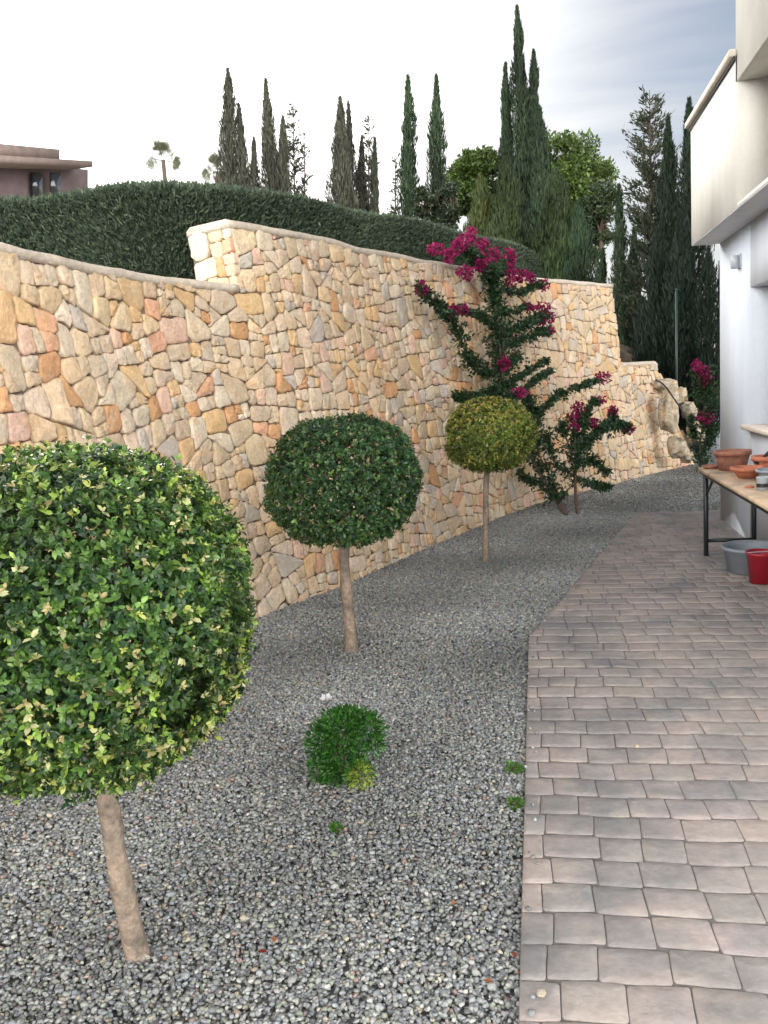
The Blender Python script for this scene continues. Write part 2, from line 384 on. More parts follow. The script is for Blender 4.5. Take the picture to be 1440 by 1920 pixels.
def pebbles(n, x0, x1, y0, y1, r0, r1, zl, zh):
    x = rng.uniform(x0, x1, n); y = rng.uniform(y0, y1, n)
    fx = np.interp(y, foot[:, 1], foot[:, 0]); az = np.degrees(np.arctan2(x, y))
    ok = (x > fx + .0) & ~inpath(x, y, -.001) & (az > -72) & (az < 17) & ~((x > 1.72) & (y < 8.75))
    stray = inpath(x, y, -.001) & ~inpath(x, y, -.05) & (rng.random(len(x)) < .014) & (az < 17) & (y < 8)
    ok |= stray; x, y, stray = x[ok], y[ok], stray[ok]; n = len(x)
    r = np.exp(rng.uniform(math.log(r0), math.log(r1), n)) * np.where(rng.random(n) < .06, 1.35, 1)
    z = np.where(stray, .019, rng.uniform(zl, zh, n)) + .006 * (~stray) * vnoise(np.stack([x, y], 1), 2.0, 5)
    sc = np.stack([np.ones(n), rng.uniform(.6, .95, n), rng.uniform(.42, .75, n)], 1) * r[:, None]
    q = ico[None] * (1 + rng.uniform(-.38, .30, (n, 12, 1))) * sc[:, None]
    an = rng.uniform(0, 6.28, n); ti = rng.normal(0, .35, n); tj = rng.normal(0, .35, n)
    c, s_ = np.cos(ti)[:, None], np.sin(ti)[:, None]; q = np.stack([q[..., 0], q[..., 1] * c - q[..., 2] * s_, q[..., 1] * s_ + q[..., 2] * c], -1)
    c, s_ = np.cos(tj)[:, None], np.sin(tj)[:, None]; q = np.stack([q[..., 0] * c - q[..., 2] * s_, q[..., 1], q[..., 0] * s_ + q[..., 2] * c], -1)
    c, s_ = np.cos(an)[:, None], np.sin(an)[:, None]; q = np.stack([q[..., 0] * c - q[..., 1] * s_, q[..., 0] * s_ + q[..., 1] * c, q[..., 2]], -1)
    q += np.stack([x, y, z], 1)[:, None]
    col = pick([(.22, .225, .225), (.30, .31, .30), (.15, .155, .165), (.24, .26, .28), (.34, .34, .32), (.36, .32, .25), (.28, .20, .17), (.46, .45, .42), (.25, .27, .22)],
               [26, 22, 16, 14, 9, 4, 2.5, 1.2, 8], n, .2)
    pt = 1 + .22 * vnoise(np.stack([x, y], 1), 3.0, 9)
    col = np.clip(col * pt[:, None] * np.array([1.0, .995, .97]), .02, .9)
    return q.reshape(-1, 3), (np.arange(n)[:, None, None] * 12 + icof[None]).reshape(-1, 3), np.repeat(col, 12, 0)
parts = [pebbles(190000, -3.2, .0, .7, 4.6, .0052, .0115, -.016, .002), pebbles(125000, -2.2, 1.2, 4.6, 9.4, .0075, .013, -.016, .0), pebbles(70000, -.6, 3.4, 8.6, 14.8, .010, .016, -.014, .002)]
V = []; Fc = []; Cc = []; o_ = 0
for v, f, c in parts: V.append(v); Fc.append(f + o_); Cc.append(c); o_ += len(v)
tag(npmesh('gravel', np.concatenate(V), [np.concatenate(Fc)], M['pebble'], col=np.concatenate(Cc)), 'grey crushed gravel spread between the stone wall and the path', 'gravel', kind='stuff')

# -- stamped concrete path
g = MB(); P2 = [(p[0], p[1]) for p in PATH]; n = 5
g.add([(x, y, .012) for x, y in P2] + [(x, y, -.08) for x, y in P2], [tuple(range(n))[::-1]] + [(i, (i + 1) % n, n + (i + 1) % n, n + i) for i in range(n)])
pv = tag(g.build('path', M['joint']), 'stamped concrete path of pinkish grey setts along the house', kind='structure')
RS = .1385; Y0 = atz(985, 1664)[1]
V = []; Fq = {3: [], 4: []}; Cc = []; cnt = 0
def wob(p): return p + np.array([.006 * math.sin(p[1] * 9 + p[0] * 4), .005 * math.sin(p[0] * 7 + p[1] * 3) + .004 * math.sin(p[0] * 23)])
for k in range(int((-.6 - Y0) / RS), int((9.4 - Y0) / RS) + 1):
    ya = Y0 + k * RS; yb = ya + RS; x = -.14 + (.115 if k % 2 else 0) + random.uniform(-.01, .01)
    cells = [(-.16, x)] if k % 2 else []
    while x < 1.8:
        w = random.choice((.132, .15, .172)) + random.uniform(-.006, .006); cells.append((x, x + w)); x += w
    for xa, xb in cells:
        poly = [np.array(p) for p in ((xa, ya), ((xa + xb) / 2, ya), (xb, ya), (xb, yb), ((xa + xb) / 2, yb), (xa, yb))]
        poly = [wob(p) for p in poly]
        for i in range(5):
            a, b = PATH[i], PATH[(i + 1) % 5]; t = b - a; nv = np.array([t[1], -t[0]]) / np.hypot(*t)
            if (np.mean(PATH, 0) - a) @ nv > 0: nv = -nv
            poly = clip(poly, a, nv)
            if len(poly) < 3: break
        if len(poly) < 3 or area(poly) < 4e-4: continue
        q = inset(poly, .0013)
        if q is None or area(q) < 2e-4: continue
        q = resample_keep(chaikin(q, .06, 1), 16) + rng.normal(0, .0006, (16, 2)); c = q.mean(0)
        tilt = rng.normal(0, .003, 2); h = .0155 + random.uniform(-.0003, .0003)
        col = pick([(.372, .312, .280), (.355, .303, .272), (.385, .322, .284), (.35, .305, .28)], [4, 3, 2, 2], 1, .05)[0]
        rings = [(1, .010), (.99, h - .0015), (.965, h), (.5, h + .0002)]
        for r, z in rings:
            qq = c + (q - c) * r; V.append(np.column_stack([qq, z + (qq - c) @ tilt]))
        V.append(np.array([[c[0], c[1], h]]))
        for r in range(3): Fq[4] += [(cnt + r * 16 + i, cnt + r * 16 + (i + 1) % 16, cnt + r * 16 + 16 + (i + 1) % 16, cnt + r * 16 + 16 + i) for i in range(16)]
        Fq[3] += [(cnt + 48 + i, cnt + 48 + (i + 1) % 16, cnt + 64) for i in range(16)]
        cnt += 65; Cc.append(np.tile(col, (65, 1)))
tag(npmesh('path_surface', np.concatenate(V), [np.array(Fq[4]), np.array(Fq[3])], M['paver'], col=np.concatenate(Cc), smooth=False), 'rows of stamped setts on the path', kind='structure')

# ================================================================== stone wall
wall = thing('stone_wall', 'tall curved retaining wall of cream and ochre rubble stone', 'wall', (-1.9, 5.5, 0))
def split(poly, ang, out_):
    p = np.array(poly); u = np.array([math.cos(ang), math.sin(ang)]); v = np.array([-u[1], u[0]])
    eu = np.ptp(p @ u); ev = np.ptp(p @ v); A = area(p)
    if A < random.choice((.013, .024, .035, .048)) and max(eu, ev) < .30 and max(eu, ev) < 1.6 * min(eu, ev) or A < .006: out_.append(poly); return
    if eu > ev * random.uniform(.92, 1.1): d = u; e = p @ u
    else: d = v; e = p @ v
    t = e.min() + (e.max() - e.min()) * random.uniform(.38, .62); th = random.gauss(0, .10)
    nv = np.array([d[0] * math.cos(th) - d[1] * math.sin(th), d[0] * math.sin(th) + d[1] * math.cos(th)])
    c = p.mean(0); pt = c + d * (t - c @ d)
    for sg in (1, -1):
        q = clip(poly, pt, nv * sg)
        if len(q) >= 3 and area(q) > 1e-4: split(q, ang + random.gauss(0, .05), out_)
def voronoi(pts, box):
    cells = []
    for i, p in enumerate(pts):
        poly = [np.array(c) for c in ((box[0], box[2]), (box[1], box[2]), (box[1], box[3]), (box[0], box[3]))]
        for j in np.argsort(((pts - p) ** 2).sum(1))[1:16]:
            q = pts[j]; poly = clip(poly, (p + q) / 2, q - p)
            if len(poly) < 3: break
        if len(poly) >= 3: cells.append(poly)
    return cells
seeds = []
for i, sx in enumerate(np.arange(-.3, SEND + .6, .52)):
    for j, sz in enumerate(np.arange(.12, 2.8, .42)):
        seeds.append((sx + (.23 if j % 2 else 0) + random.uniform(-.08, .08), sz + random.uniform(-.06, .06)))
macro = voronoi(np.array(seeds), (0, SEND, -.08, Z2))
stones = []
for c in macro: split(c, random.gauss(0, .13), stones)
fin = []
for p in stones:
    c = np.mean(p, 0)
    if c[0] < S1: p = clip(p, np.array([0, Z1]), np.array([0, 1.]))
    if len(p) < 3: continue
    if c[1] > Z1 and c[0] >= S1 - .1: p = clip(p, np.array([S1, 0]), np.array([-1., 0]))
    if len(p) < 3: continue
    # right hand end steps down
    d = np.array([S2 - S2b, Z2 - Z3]); nv = np.array([d[1], -d[0]]); nv = nv / np.hypot(*nv)
    if c[1] > Z3 and c[0] <= S2b + .1: p = clip(p, np.array([S2b, Z3]), nv)
    if len(p) < 3: continue
    if c[0] > S2b: p = clip(p, np.array([0, Z3]), np.array([0, 1.]))
    if len(p) < 3: continue
    if c[0] > S3 - .12: nv = np.array([Z3, SLOW - S3]); p = clip(p, np.array([S3 + random.uniform(-.06, .06), Z3]), nv / np.hypot(*nv))
    if len(p) < 3: continue
    if area(p) < .0012: continue
    fin.append(p)
print('stones', len(fin))
PAL = [(.62, .485, .345), (.63, .48, .315), (.66, .54, .40), (.66, .44, .23), (.60, .33, .16), (.68, .46, .34), (.68, .50, .31), (.54, .47, .39), (.66, .37, .23)]
PW = [24, 24, 18, 9, 4, 6, 9, 6, 3]
NS = 16
def stone_mesh(polys, mapf, gap=(.0010, .0036), proud=1.0):
    V = []; Q = []; T = []; Cc = []; cnt = 0
    for p in polys:
        q = inset(p, random.uniform(*gap))
        if q is None or area(q) < 6e-4: continue
        size = math.sqrt(area(q))
        q = resample_keep(chaikin(q, random.uniform(.09, .2), 1), NS); c = q.mean(0); q = q + rng.normal(0, .0035, (NS, 2))
        h = random.uniform(.0, .013) * proud; tl = rng.normal(0, .065, 2); rough_ = .0038
        col = pick(PAL, PW, 1, .11)[0]
        for r, dz in ((1.0, -.045), (1.0, h - .008), (.965, h - .001), (.80, h + .002), (.42, h + .003)):
            qq = c + (q - c) * r; dd_ = dz + ((qq - c) @ tl) * (dz > -.02) + (rng.normal(0, rough_, NS) if r < .9 else rng.normal(0, .0015, NS))
            V.append(np.column_stack([qq, dd_]))
        V.append(np.array([[c[0], c[1], h + .008 + random.gauss(0, rough_)]]))
        for r in range(4): Q += [(cnt + r * NS + i, cnt + r * NS + (i + 1) % NS, cnt + r * NS + NS + (i + 1) % NS, cnt + r * NS + NS + i) for i in range(NS)]
        T += [(cnt + 4 * NS + i, cnt + 4 * NS + (i + 1) % NS, cnt + 5 * NS) for i in range(NS)]
        cnt += 5 * NS + 1; Cc.append(np.tile(col, (5 * NS + 1, 1)))
    V = np.concatenate(V); return mapf(V), [np.array(Q), np.array(T)], np.concatenate(Cc)
V, Fc, Cc = stone_mesh(fin, lambda v: wallP(v[:, 0], v[:, 1], v[:, 2]))
npmesh('stonework', V, Fc, M['stone'], wall, Cc, smooth=False)
# the short end face of the tall part, standing above the low part
p0 = wallP(S1, Z1); nb = np.array([np.interp(S1, fs, fn[:, 0]), np.interp(S1, fs, fn[:, 1]), 0]); tb = np.array([nb[1], -nb[0], 0])
ends = []
for c in voronoi(np.array([(.08, Z1 + .1), (.3, Z1 + .12), (.12, Z1 + .36), (.33, Z1 + .34)]), (0, .42, Z1 - .02, Z2)): split(c, 0, ends)
def endmap(v):
    b = wallP(np.full(len(v), S1), v[:, 1]); return b + nb * v[:, 0:1] - tb * (v[:, 2:3] + .0)
V, Fc, Cc = stone_mesh(ends, endmap); npmesh('end_stonework', V, Fc, M['stone'], wall, Cc, smooth=False)
# mortar core
def wallbox(mb, sa, sb, za, zb, d0, th, n=None, top=None, j=0.0):
    n = n or max(2, int((sb - sa) / .2)); ss = np.linspace(sa, sb, n)
    R = [wallP(ss, np.full(n, za), d0), wallP(ss, np.full(n, zb) + (rng.normal(0, j, n) if j else 0), d0)]
    b = wallP(ss, np.full(n, zb), d0 - th); b[:, 2] = R[1][:, 2]; R.append(b); c = b.copy(); c[:, 2] = za; R.append(c)
    V = np.concatenate(R); Fc = [(r * n + i, r * n + i + 1, ((r + 1) % 4) * n + i + 1, ((r + 1) % 4) * n + i) for r in range(4) for i in range(n - 1)]
    Fc += [(0, n, 2 * n, 3 * n), (n - 1, 4 * n - 1, 3 * n - 1, 2 * n - 1)]
    mb.add(V, Fc)
core = MB(); DM = -.012
wallbox(core, 0, S1 + .02, -.1, Z1 - .01, DM, .40)
wallbox(core, S1 + .021, S2 - .03, -.1, Z2 - .01, DM, .40)
wallbox(core, S2 - .029, S3 - .05, -.1, Z3 - .01, DM, .40)
for k in range(8): a_ = S3 - .049 + (SLOW - S3) * k / 8; wallbox(core, a_, a_ + (SLOW - S3) / 8 - .001, -.1, max(.02, Z3 * (1 - (k + 1) / 8) - .01), DM - .004, .38)
core.build('mortar_core', M['mortar'], wall)
cap = MB()
def coping(sa, sb, z):
    n = int((sb - sa) / .06); ss = np.linspace(sa, sb, n); jw = vnoise(ss[:, None], 9, 11) * .006; jz = vnoise(ss[:, None], 6, 12) * .006
    prof = [(.010, -.035), (.022, -.012), (.016, .014), (-.02, .026), (-.38, .028), (-.42, .0), (-.42, -.035)]
    V = np.concatenate([wallP(ss, np.full(n, z), d + jw) + np.stack([0 * ss, 0 * ss, dz + jz + rng.normal(0, .0012, n)], 1) for d, dz in prof]); k = len(prof)
    Fc = [(r * n + i, r * n + i + 1, ((r + 1) % k) * n + i + 1, ((r + 1) % k) * n + i) for r in range(k) for i in range(n - 1)]
    Fc += [tuple(r * n for r in range(k)), tuple(r * n + n - 1 for r in range(k))[::-1]]
    cap.add(V, Fc)
coping(0, S1 - .012, Z1); coping(S1 - .01, S2, Z2); coping(S2b - .02, S3, Z3)
cap.build('coping', M['cap'], wall, smooth=False)

# ================================================================== ball trees
GREEN = [(.040, .090, .020), (.065, .135, .026), (.024, .058, .022), (.11, .19, .04)]
def ball_tree(px, crown_c, rx, rz, trunk_px, r0, nsp, leaf_l, pal, pw, tip, tipw, label, seed, flat=0, tipfn=None, yel=0, BOXY=2.25):
    base = atz(*px)
    t = thing('ball_tree', label, 'tree', tuple(base), 'clipped ball trees in the gravel')
    Yc = base[1]; cc = at(crown_c[0], crown_c[1], Yc + (0 if not flat else flat))
    pts = [base + [0, 0, -.05]] + [at(x, y, Yc + (cc[1] - Yc) * k / len(trunk_px)) for k, (x, y) in enumerate(trunk_px, 1)]
    pts.append(cc + np.array([0, 0, -.1])); pts = smoothpath(pts, 8); n = len(pts)
    b = MB(); rr = np.linspace(r0 * 1.12, r0 * .85, n) * (1 + .09 * vnoise(np.arange(n)[:, None] * .5, 1.6, seed)); rr[0] *= 1.35; rr[1] *= 1.15
    b.tube(pts, rr, 14, noise=.05); b.build('trunk', M['bark'], t, smooth=True)
    b = MB()
    for k in range(16):
        d = unit(rng.normal(size=3) + [0, 0, .4]); p = pts[-1]; e = cc + d * [rx * .85, rx * .85, rz * .8]
        m1 = (p + e) / 2 + rng.normal(0, .03, 3); b.tube(smoothpath([p, m1, e], 4), np.linspace(r0 * .4, r0 * .1, 9), 5)
    b.build('branches', M['dbark'], t)
    # sprigs through the shell of the crown
    d = rand_unit(nsp); dep = 1 - np.abs(rng.normal(0, .10, nsp)); dep = np.where(rng.random(nsp) < .25, rng.uniform(.55, .95, nsp), dep)
    lump = 1 + .04 * vnoise(d, 3.2, seed) + .03 * vnoise(d, 8, seed + 1); lump = lump * np.where(rng.random(nsp) < .04, rng.uniform(1.0, 1.09, nsp), 1)
    sup = (np.abs(d[:, 0]) ** BOXY + np.abs(d[:, 1]) ** BOXY + np.abs(d[:, 2]) ** BOXY) ** (-1 / BOXY)       # slightly boxy, as clipped
    gap = vnoise(d, 6, seed + 2) > .9
    dep = np.where(gap, dep * .86, dep)
    P0 = cc + d * (dep * lump * sup * .97)[:, None] * [rx, rx, rz]
    nl = 7; ax = unit(d + rng.normal(0, .45, (nsp, 3)) + [0, 0, .35])
    P_ = np.repeat(P0, nl, 0); A = np.repeat(ax, nl, 0); k = np.tile(np.arange(nl), nsp)
    rad = rand_unit(nsp * nl); rad = unit(rad - A * (rad * A).sum(1, keepdims=True))
    D = unit(rad * np.where(k < 5, 1.0, .35)[:, None] + A * rng.uniform(.2, .9, (nsp * nl, 1)))
    P_ = P_ + A * (k * leaf_l * .16 - leaf_l * .4)[:, None]
    Nn = unit(A + rng.normal(0, .35, A.shape)); ln = leaf_l * rng.uniform(.5, 1.3, len(P_)) * np.where(k > 4, .6, 1)
    c0 = pick(pal, pw, nsp, .2); patch = vnoise(d, 3.2, seed + 4); c0 *= np.clip(1 + .32 * patch, .4, 1.8)[:, None]
    istip = rng.random(nsp) < tipw * (tipfn(d) if tipfn else 1)
    ct = pick(tip, np.ones(len(tip)), nsp, .2)
    col = np.repeat(c0, nl, 0); tcol = np.repeat(ct, nl, 0); use = np.repeat(istip & (dep > .86), nl) & (k > 1)
    col = np.where(use[:, None], tcol, col); col *= rng.uniform(.75, 1.3, (len(col), 1))
    leaves('crown', P_, D, Nn, ln, ln * rng.uniform(.42, .6, len(ln)), col, M['leaf'], t, fold=.12, wide=True)
    return t
ball_tree((262, 1790), (152, 1148), .43, .435, [(228, 1660), (205, 1520)], .029, 17500, .0185, GREEN, [5, 4, 4, 2],
          [(.38, .42, .10), (.26, .38, .06), (.42, .36, .15), (.20, .33, .05), (.46, .46, .22), (.30, .40, .09)], .26,
          'nearest and largest ball tree, glossy leaves with yellow tips', 21, BOXY=2.6, tipfn=lambda d: .35 + 1.0 * (d[:, 2] < -.15) + .9 * (d[:, 2] > .62) + .4 * (d[:, 0] > .6))  # yellow tips low and right; extra ones on top paint in the warm highlight
ball_tree((660, 1218), (649, 898), .455, .375, [(654, 1150), (645, 1040)], .033, 7000, .022, [(.034, .088, .028), (.048, .11, .032), (.025, .065, .028), (.08, .15, .035)], [5, 4, 4, 2],
          [(.16, .24, .05), (.10, .19, .04), (.26, .2, .10)], .13,
          'middle ball tree with dark green crown before the wall', 33)
ball_tree((910, 1053), (919, 815), .375, .305, [(911, 980), (912, 900)], .024, 6500, .019, [(.12, .19, .03), (.17, .22, .035), (.08, .13, .035), (.20, .21, .04)], [5, 4, 3, 2],
          [(.42, .38, .07), (.46, .34, .09), (.28, .34, .06)], .40,
          'farthest and smallest ball tree with olive yellow crown', 45, tipfn=lambda d: .5 + .9 * (d[:, 2] > .3))

# ================================================================== foliage builders for the background
def cypress(x, ytop, xb, Y, w, label, name='cypress_tree', dens=1.0, zb=1.6, col=((.028, .05, .022), (.04, .065, .028), (.02, .036, .02)), spread=.32, bare=0, prof=None, fl=.19, tiltx=0, group='cypresses standing behind the wall and hedge', cat='tree', leaders=1):
    top = at(x, ytop, Y); base = at(xb, 700, Y); base[2] = zb; Hh = top[2] - zb; w = w / F * Y * .60
    t = thing(name, label, cat, tuple(base), group)
    ax = lambda h: base + (top - base) * np.asarray(h)[..., None]
    b = MB(); hh = np.linspace(0, .97 if leaders == 1 else .8, 12); b.tube(ax(hh) + rng.normal(0, .012, (12, 3)), np.linspace(.07, .008, 12) * (w / .35) ** .5, 7)
    b.build('trunk', M['dbark'], t)
    n = int(Hh * w * 3300 * dens)
    h = rng.uniform(.04, 1, n)
    pf = prof(h) if prof else np.minimum(1, (1 - h) ** .72 * 1.5) * (1 - .25 * np.exp(-((h - .05) / .1) ** 2))
    a = rng.uniform(0, 6.283, n)
    lump = 1 + .38 * vnoise(np.stack([np.cos(a) * 1.2, np.sin(a) * 1.2, h * Hh * 1.6], 1), 1.7, int(x)) + .22 * vnoise(np.stack([np.cos(a), np.sin(a), h * Hh * 4], 1), 3, int(x) + 5)
    r = w * pf * lump * rng.uniform(.05, 1, n) ** .7
    sh = np.zeros((n, 3))
    if leaders > 1:
        k = rng.integers(0, leaders, n); lean = np.array([(-.34, 0, 0), (.34, .1, 0), (0, -.3, 0)])[k % 3]
        sh = lean * w * (h[:, None]) ; r *= .72; h = h * np.array([1, .88, .8])[k % 3]
    P_ = ax(h) + np.stack([np.cos(a) * r, np.sin(a) * r, np.zeros(n)], 1) + sh
    out_ = np.stack([np.cos(a), np.sin(a), np.zeros(n)], 1)
    D = unit(out_ * spread * rng.uniform(.3, 1.6, (n, 1)) + [0, 0, 1] + rng.normal(0, .16, (n, 3)))
    if bare:   # thin out upwards
        keep = rng.random(n) < (1 - bare * np.clip((h - .35) / .5, 0, 1))
        P_, D, h, a = P_[keep], D[keep], h[keep], a[keep]; out_ = out_[keep]; n = len(P_)
    Nn = unit(out_ + rng.normal(0, .5, (n, 3))); c = pick(col, np.ones(len(col)), n, .25)
    c *= (1 + .3 * vnoise(P_, 2.0, int(x) + 2))[:, None]
    ln = fl * rng.uniform(.5, 1.2, n) * (Y / 20)
    leaves('crown', P_ - D * ln[:, None] * .5, D, Nn, ln, ln * rng.uniform(.11, .22, n), np.clip(c, .004, .5), M['dull'], t, fold=.1)
    return t
def airy(x, ytop, xb, Y, w, label, zb=1.4, nb=120, col=((.035, .05, .03), (.05, .06, .035)), name='conifer_tree', up=.5, leafy=1.0):
    """thin conifer: straight trunk and many short side branches with sparse tufts"""
    top = at(x, ytop, Y); base = at(xb, 700, Y); base[2] = zb; w = w / F * Y * .5
    t = thing(name, label, 'tree', tuple(base), 'cypresses standing behind the wall and hedge')
    b = MB(); hh = np.linspace(0, 1, 12); b.tube(base + (top - base) * hh[:, None], np.linspace(.06, .006, 12), 6); P_ = []; D = []
    for k in range(nb):
        h = random.uniform(.12, .97); a = random.uniform(0, 6.28); L_ = w * ((1 - h) ** .6 * 1.2 + .10) * random.uniform(.5, 1.15)
        p = base + (top - base) * h; d = np.array([math.cos(a), math.sin(a), up * random.uniform(.3, 1.3)]); e = p + d * L_; e2 = e + np.array([d[0] * .2, d[1] * .2, .25]) * L_
        b.tube([p, e, e2], [.012, .006, .003], 3, cap=False)
        m_ = int(46 * leafy * L_ / .5 * (1.5 - h)); q = rng.uniform(.15, 1, m_)[:, None]
        P_.append(p + (e - p) * q + rng.normal(0, .035, (m_, 3)) + (q > .8) * (e2 - e) * rng.random((m_, 1))); D.append(unit(d + rng.normal(0, .6, (m_, 3)) + [0, 0, .5]))
    b.build('trunk', M['dbark'], t)
    P_ = np.concatenate(P_); D = np.concatenate(D); n = len(P_); ln = .13 * rng.uniform(.5, 1.2, n) * Y / 20
    leaves('crown', P_, D, rand_unit(n), ln, ln * .3, pick(col, np.ones(len(col)), n, .3), M['dull'], t, fold=.1)
    return t
def broadleaf(c, r, Y, label, col, n=9000, name='broadleaf_tree', zb=1.5, ll=.14, blobs=26, group=None, lo=-.4, tk=1.0):
    cc = at(c[0], c[1], Y); rx, rz = r[0] / F * Y, r[1] / F * Y; base = cc.copy(); base[2] = zb
    t = thing(name, label, 'tree', tuple(base), group)
    b = MB(); b.tube(smoothpath([base, (base + cc) / 2 + [.1, 0, 0], cc], 4), np.linspace(.16, .07, 9) * tk, 8)
    P_ = []; 
    for k in range(blobs):
        d = unit(rng.normal(size=3)); d[2] = max(d[2], lo); q = cc + d * [rx, rx, rz] * random.uniform(.35, .82); rr = random.uniform(.22, .38) * rx
        b.tube(smoothpath([cc - [0, 0, rz * .5], (cc + q) / 2 + rng.normal(0, .1, 3), q], 3), np.linspace(.06, .012, 7) * tk, 4)
        m_ = n // blobs; u = rand_unit(m_); u[:, 2] *= .7; P_.append(q + u * rr * (rng.random((m_, 1)) ** .35) * (1 + .25 * vnoise(u, 3, k))[:, None])
    b.build('trunk', M['dbark'], t); P_ = np.concatenate(P_); n = len(P_)
    D = unit(rand_unit(n) + unit(P_ - cc) * .7); ln = ll * rng.uniform(.6, 1.2, n)
    cl = pick(col, np.ones(len(col)), n, .25) * (1 + .25 * vnoise(P_, 1.6, 4))[:, None]
    leaves('crown', P_, D, rand_unit(n), ln, ln * .55, np.clip(cl, .01, .6), M['leaf'], t)
    return t

# ------------------------------------------------------------------ hedge on the terrace
hp = [(-420, 372), (-200, 368), (8, 360), (90, 352), (170, 338), (250, 331), (330, 330), (430, 340), (520, 354), (600, 368), (680, 386), (760, 402), (850, 422), (930, 446), (985, 458), (1022, 474)]
HZ = 3.2
he = smoothpath([atz(x, y, HZ)[:2] for x, y in hp], 8)
ht = np.gradient(he, axis=0); ht /= np.hypot(*ht.T)[:, None]; hn = np.stack([-ht[:, 1], ht[:, 0]], 1)
hs = np.concatenate([[0], np.cumsum(np.hypot(*np.diff(he, axis=0).T))]); HL = hs[-1]
hedge = thing('clipped_hedge', 'long dark clipped conifer hedge growing behind the top of the stone wall', 'hedge', (he[40][0], he[40][1], 2.0))
def hedgeP(s, u):
    """s along, u round the section: 0 foot front, .62 top front edge, 1 top back"""
    hgt = HZ - 1.95; W_ = .85; per = np.asarray(u)
    endr = np.clip((HL - s) / .45, 0, 1) ** .5            # rounded right-hand end
    x = np.where(per < .58, 0, (per - .58) / .42 * W_); z = np.where(per < .58, per / .58 * hgt, hgt)
    rr = .13; cxn = np.minimum(x, rr); czn = np.minimum(hgt - z, rr)
    kk = np.exp(-((per - .58) / .05) ** 2); x = x + kk * .035; z = z - kk * .045
    z = z * (.55 + .45 * endr) + .02 * vnoise(np.stack([s, per * 2], 1), 2.5, 3)
    b = np.stack([np.interp(s, hs, he[:, 0]), np.interp(s, hs, he[:, 1])], 1); n = np.stack([np.interp(s, hs, hn[:, 0]), np.interp(s, hs, hn[:, 1])], 1)
    off = x + (1 - endr) * .3 + .03 * vnoise(np.stack([s, per * 2], 1), 3.2, 8)
    q = b + n * off[:, None]
    nv = np.where((per < .58)[:, None], np.concatenate([-n, np.zeros((len(s), 1))], 1), np.array([0, 0, 1.]))
    return np.column_stack([q, 1.95 + z]), nv
ns, nu = 160, 24; gs, gu = np.meshgrid(np.linspace(0, HL, ns), np.linspace(0, 1, nu), indexing='ij')
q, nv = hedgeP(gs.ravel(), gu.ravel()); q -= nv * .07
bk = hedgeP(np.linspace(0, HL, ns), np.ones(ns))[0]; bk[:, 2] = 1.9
Fc = [(i * nu + j, (i + 1) * nu + j, (i + 1) * nu + j + 1, i * nu + j + 1) for i in range(ns - 1) for j in range(nu - 1)]
V = np.concatenate([q, bk]); o_ = len(q); Fc += [(i * nu + nu - 1, (i + 1) * nu + nu - 1, o_ + i + 1, o_ + i) for i in range(ns - 1)] + [tuple([(ns - 1) * nu + j for j in range(nu)] + [o_ + ns - 1])]
mbh = {}; 
for f in Fc: mbh.setdefault(len(f), []).append(f)
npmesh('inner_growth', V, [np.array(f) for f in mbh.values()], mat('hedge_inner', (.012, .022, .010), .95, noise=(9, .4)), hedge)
n = 150000; s_ = HL * rng.uniform(.02, 1, n); u_ = rng.uniform(0, 1, n)
q, nv = hedgeP(s_, u_); D = unit(nv * .9 + [0, 0, .6] + rng.normal(0, .5, (n, 3))); ln = rng.uniform(.028, .06, n)
c = pick([(.072, .102, .064), (.092, .128, .078), (.054, .076, .054), (.125, .165, .09)], [4, 4, 3, 1], n, .25) * (1 + .22 * vnoise(q, 3.5, 6))[:, None]
leaves('foliage', q - nv * .07 * rng.random((n, 1)), D, rand_unit(n), ln, ln * .3, c, M['dull'], hedge, fold=.1)

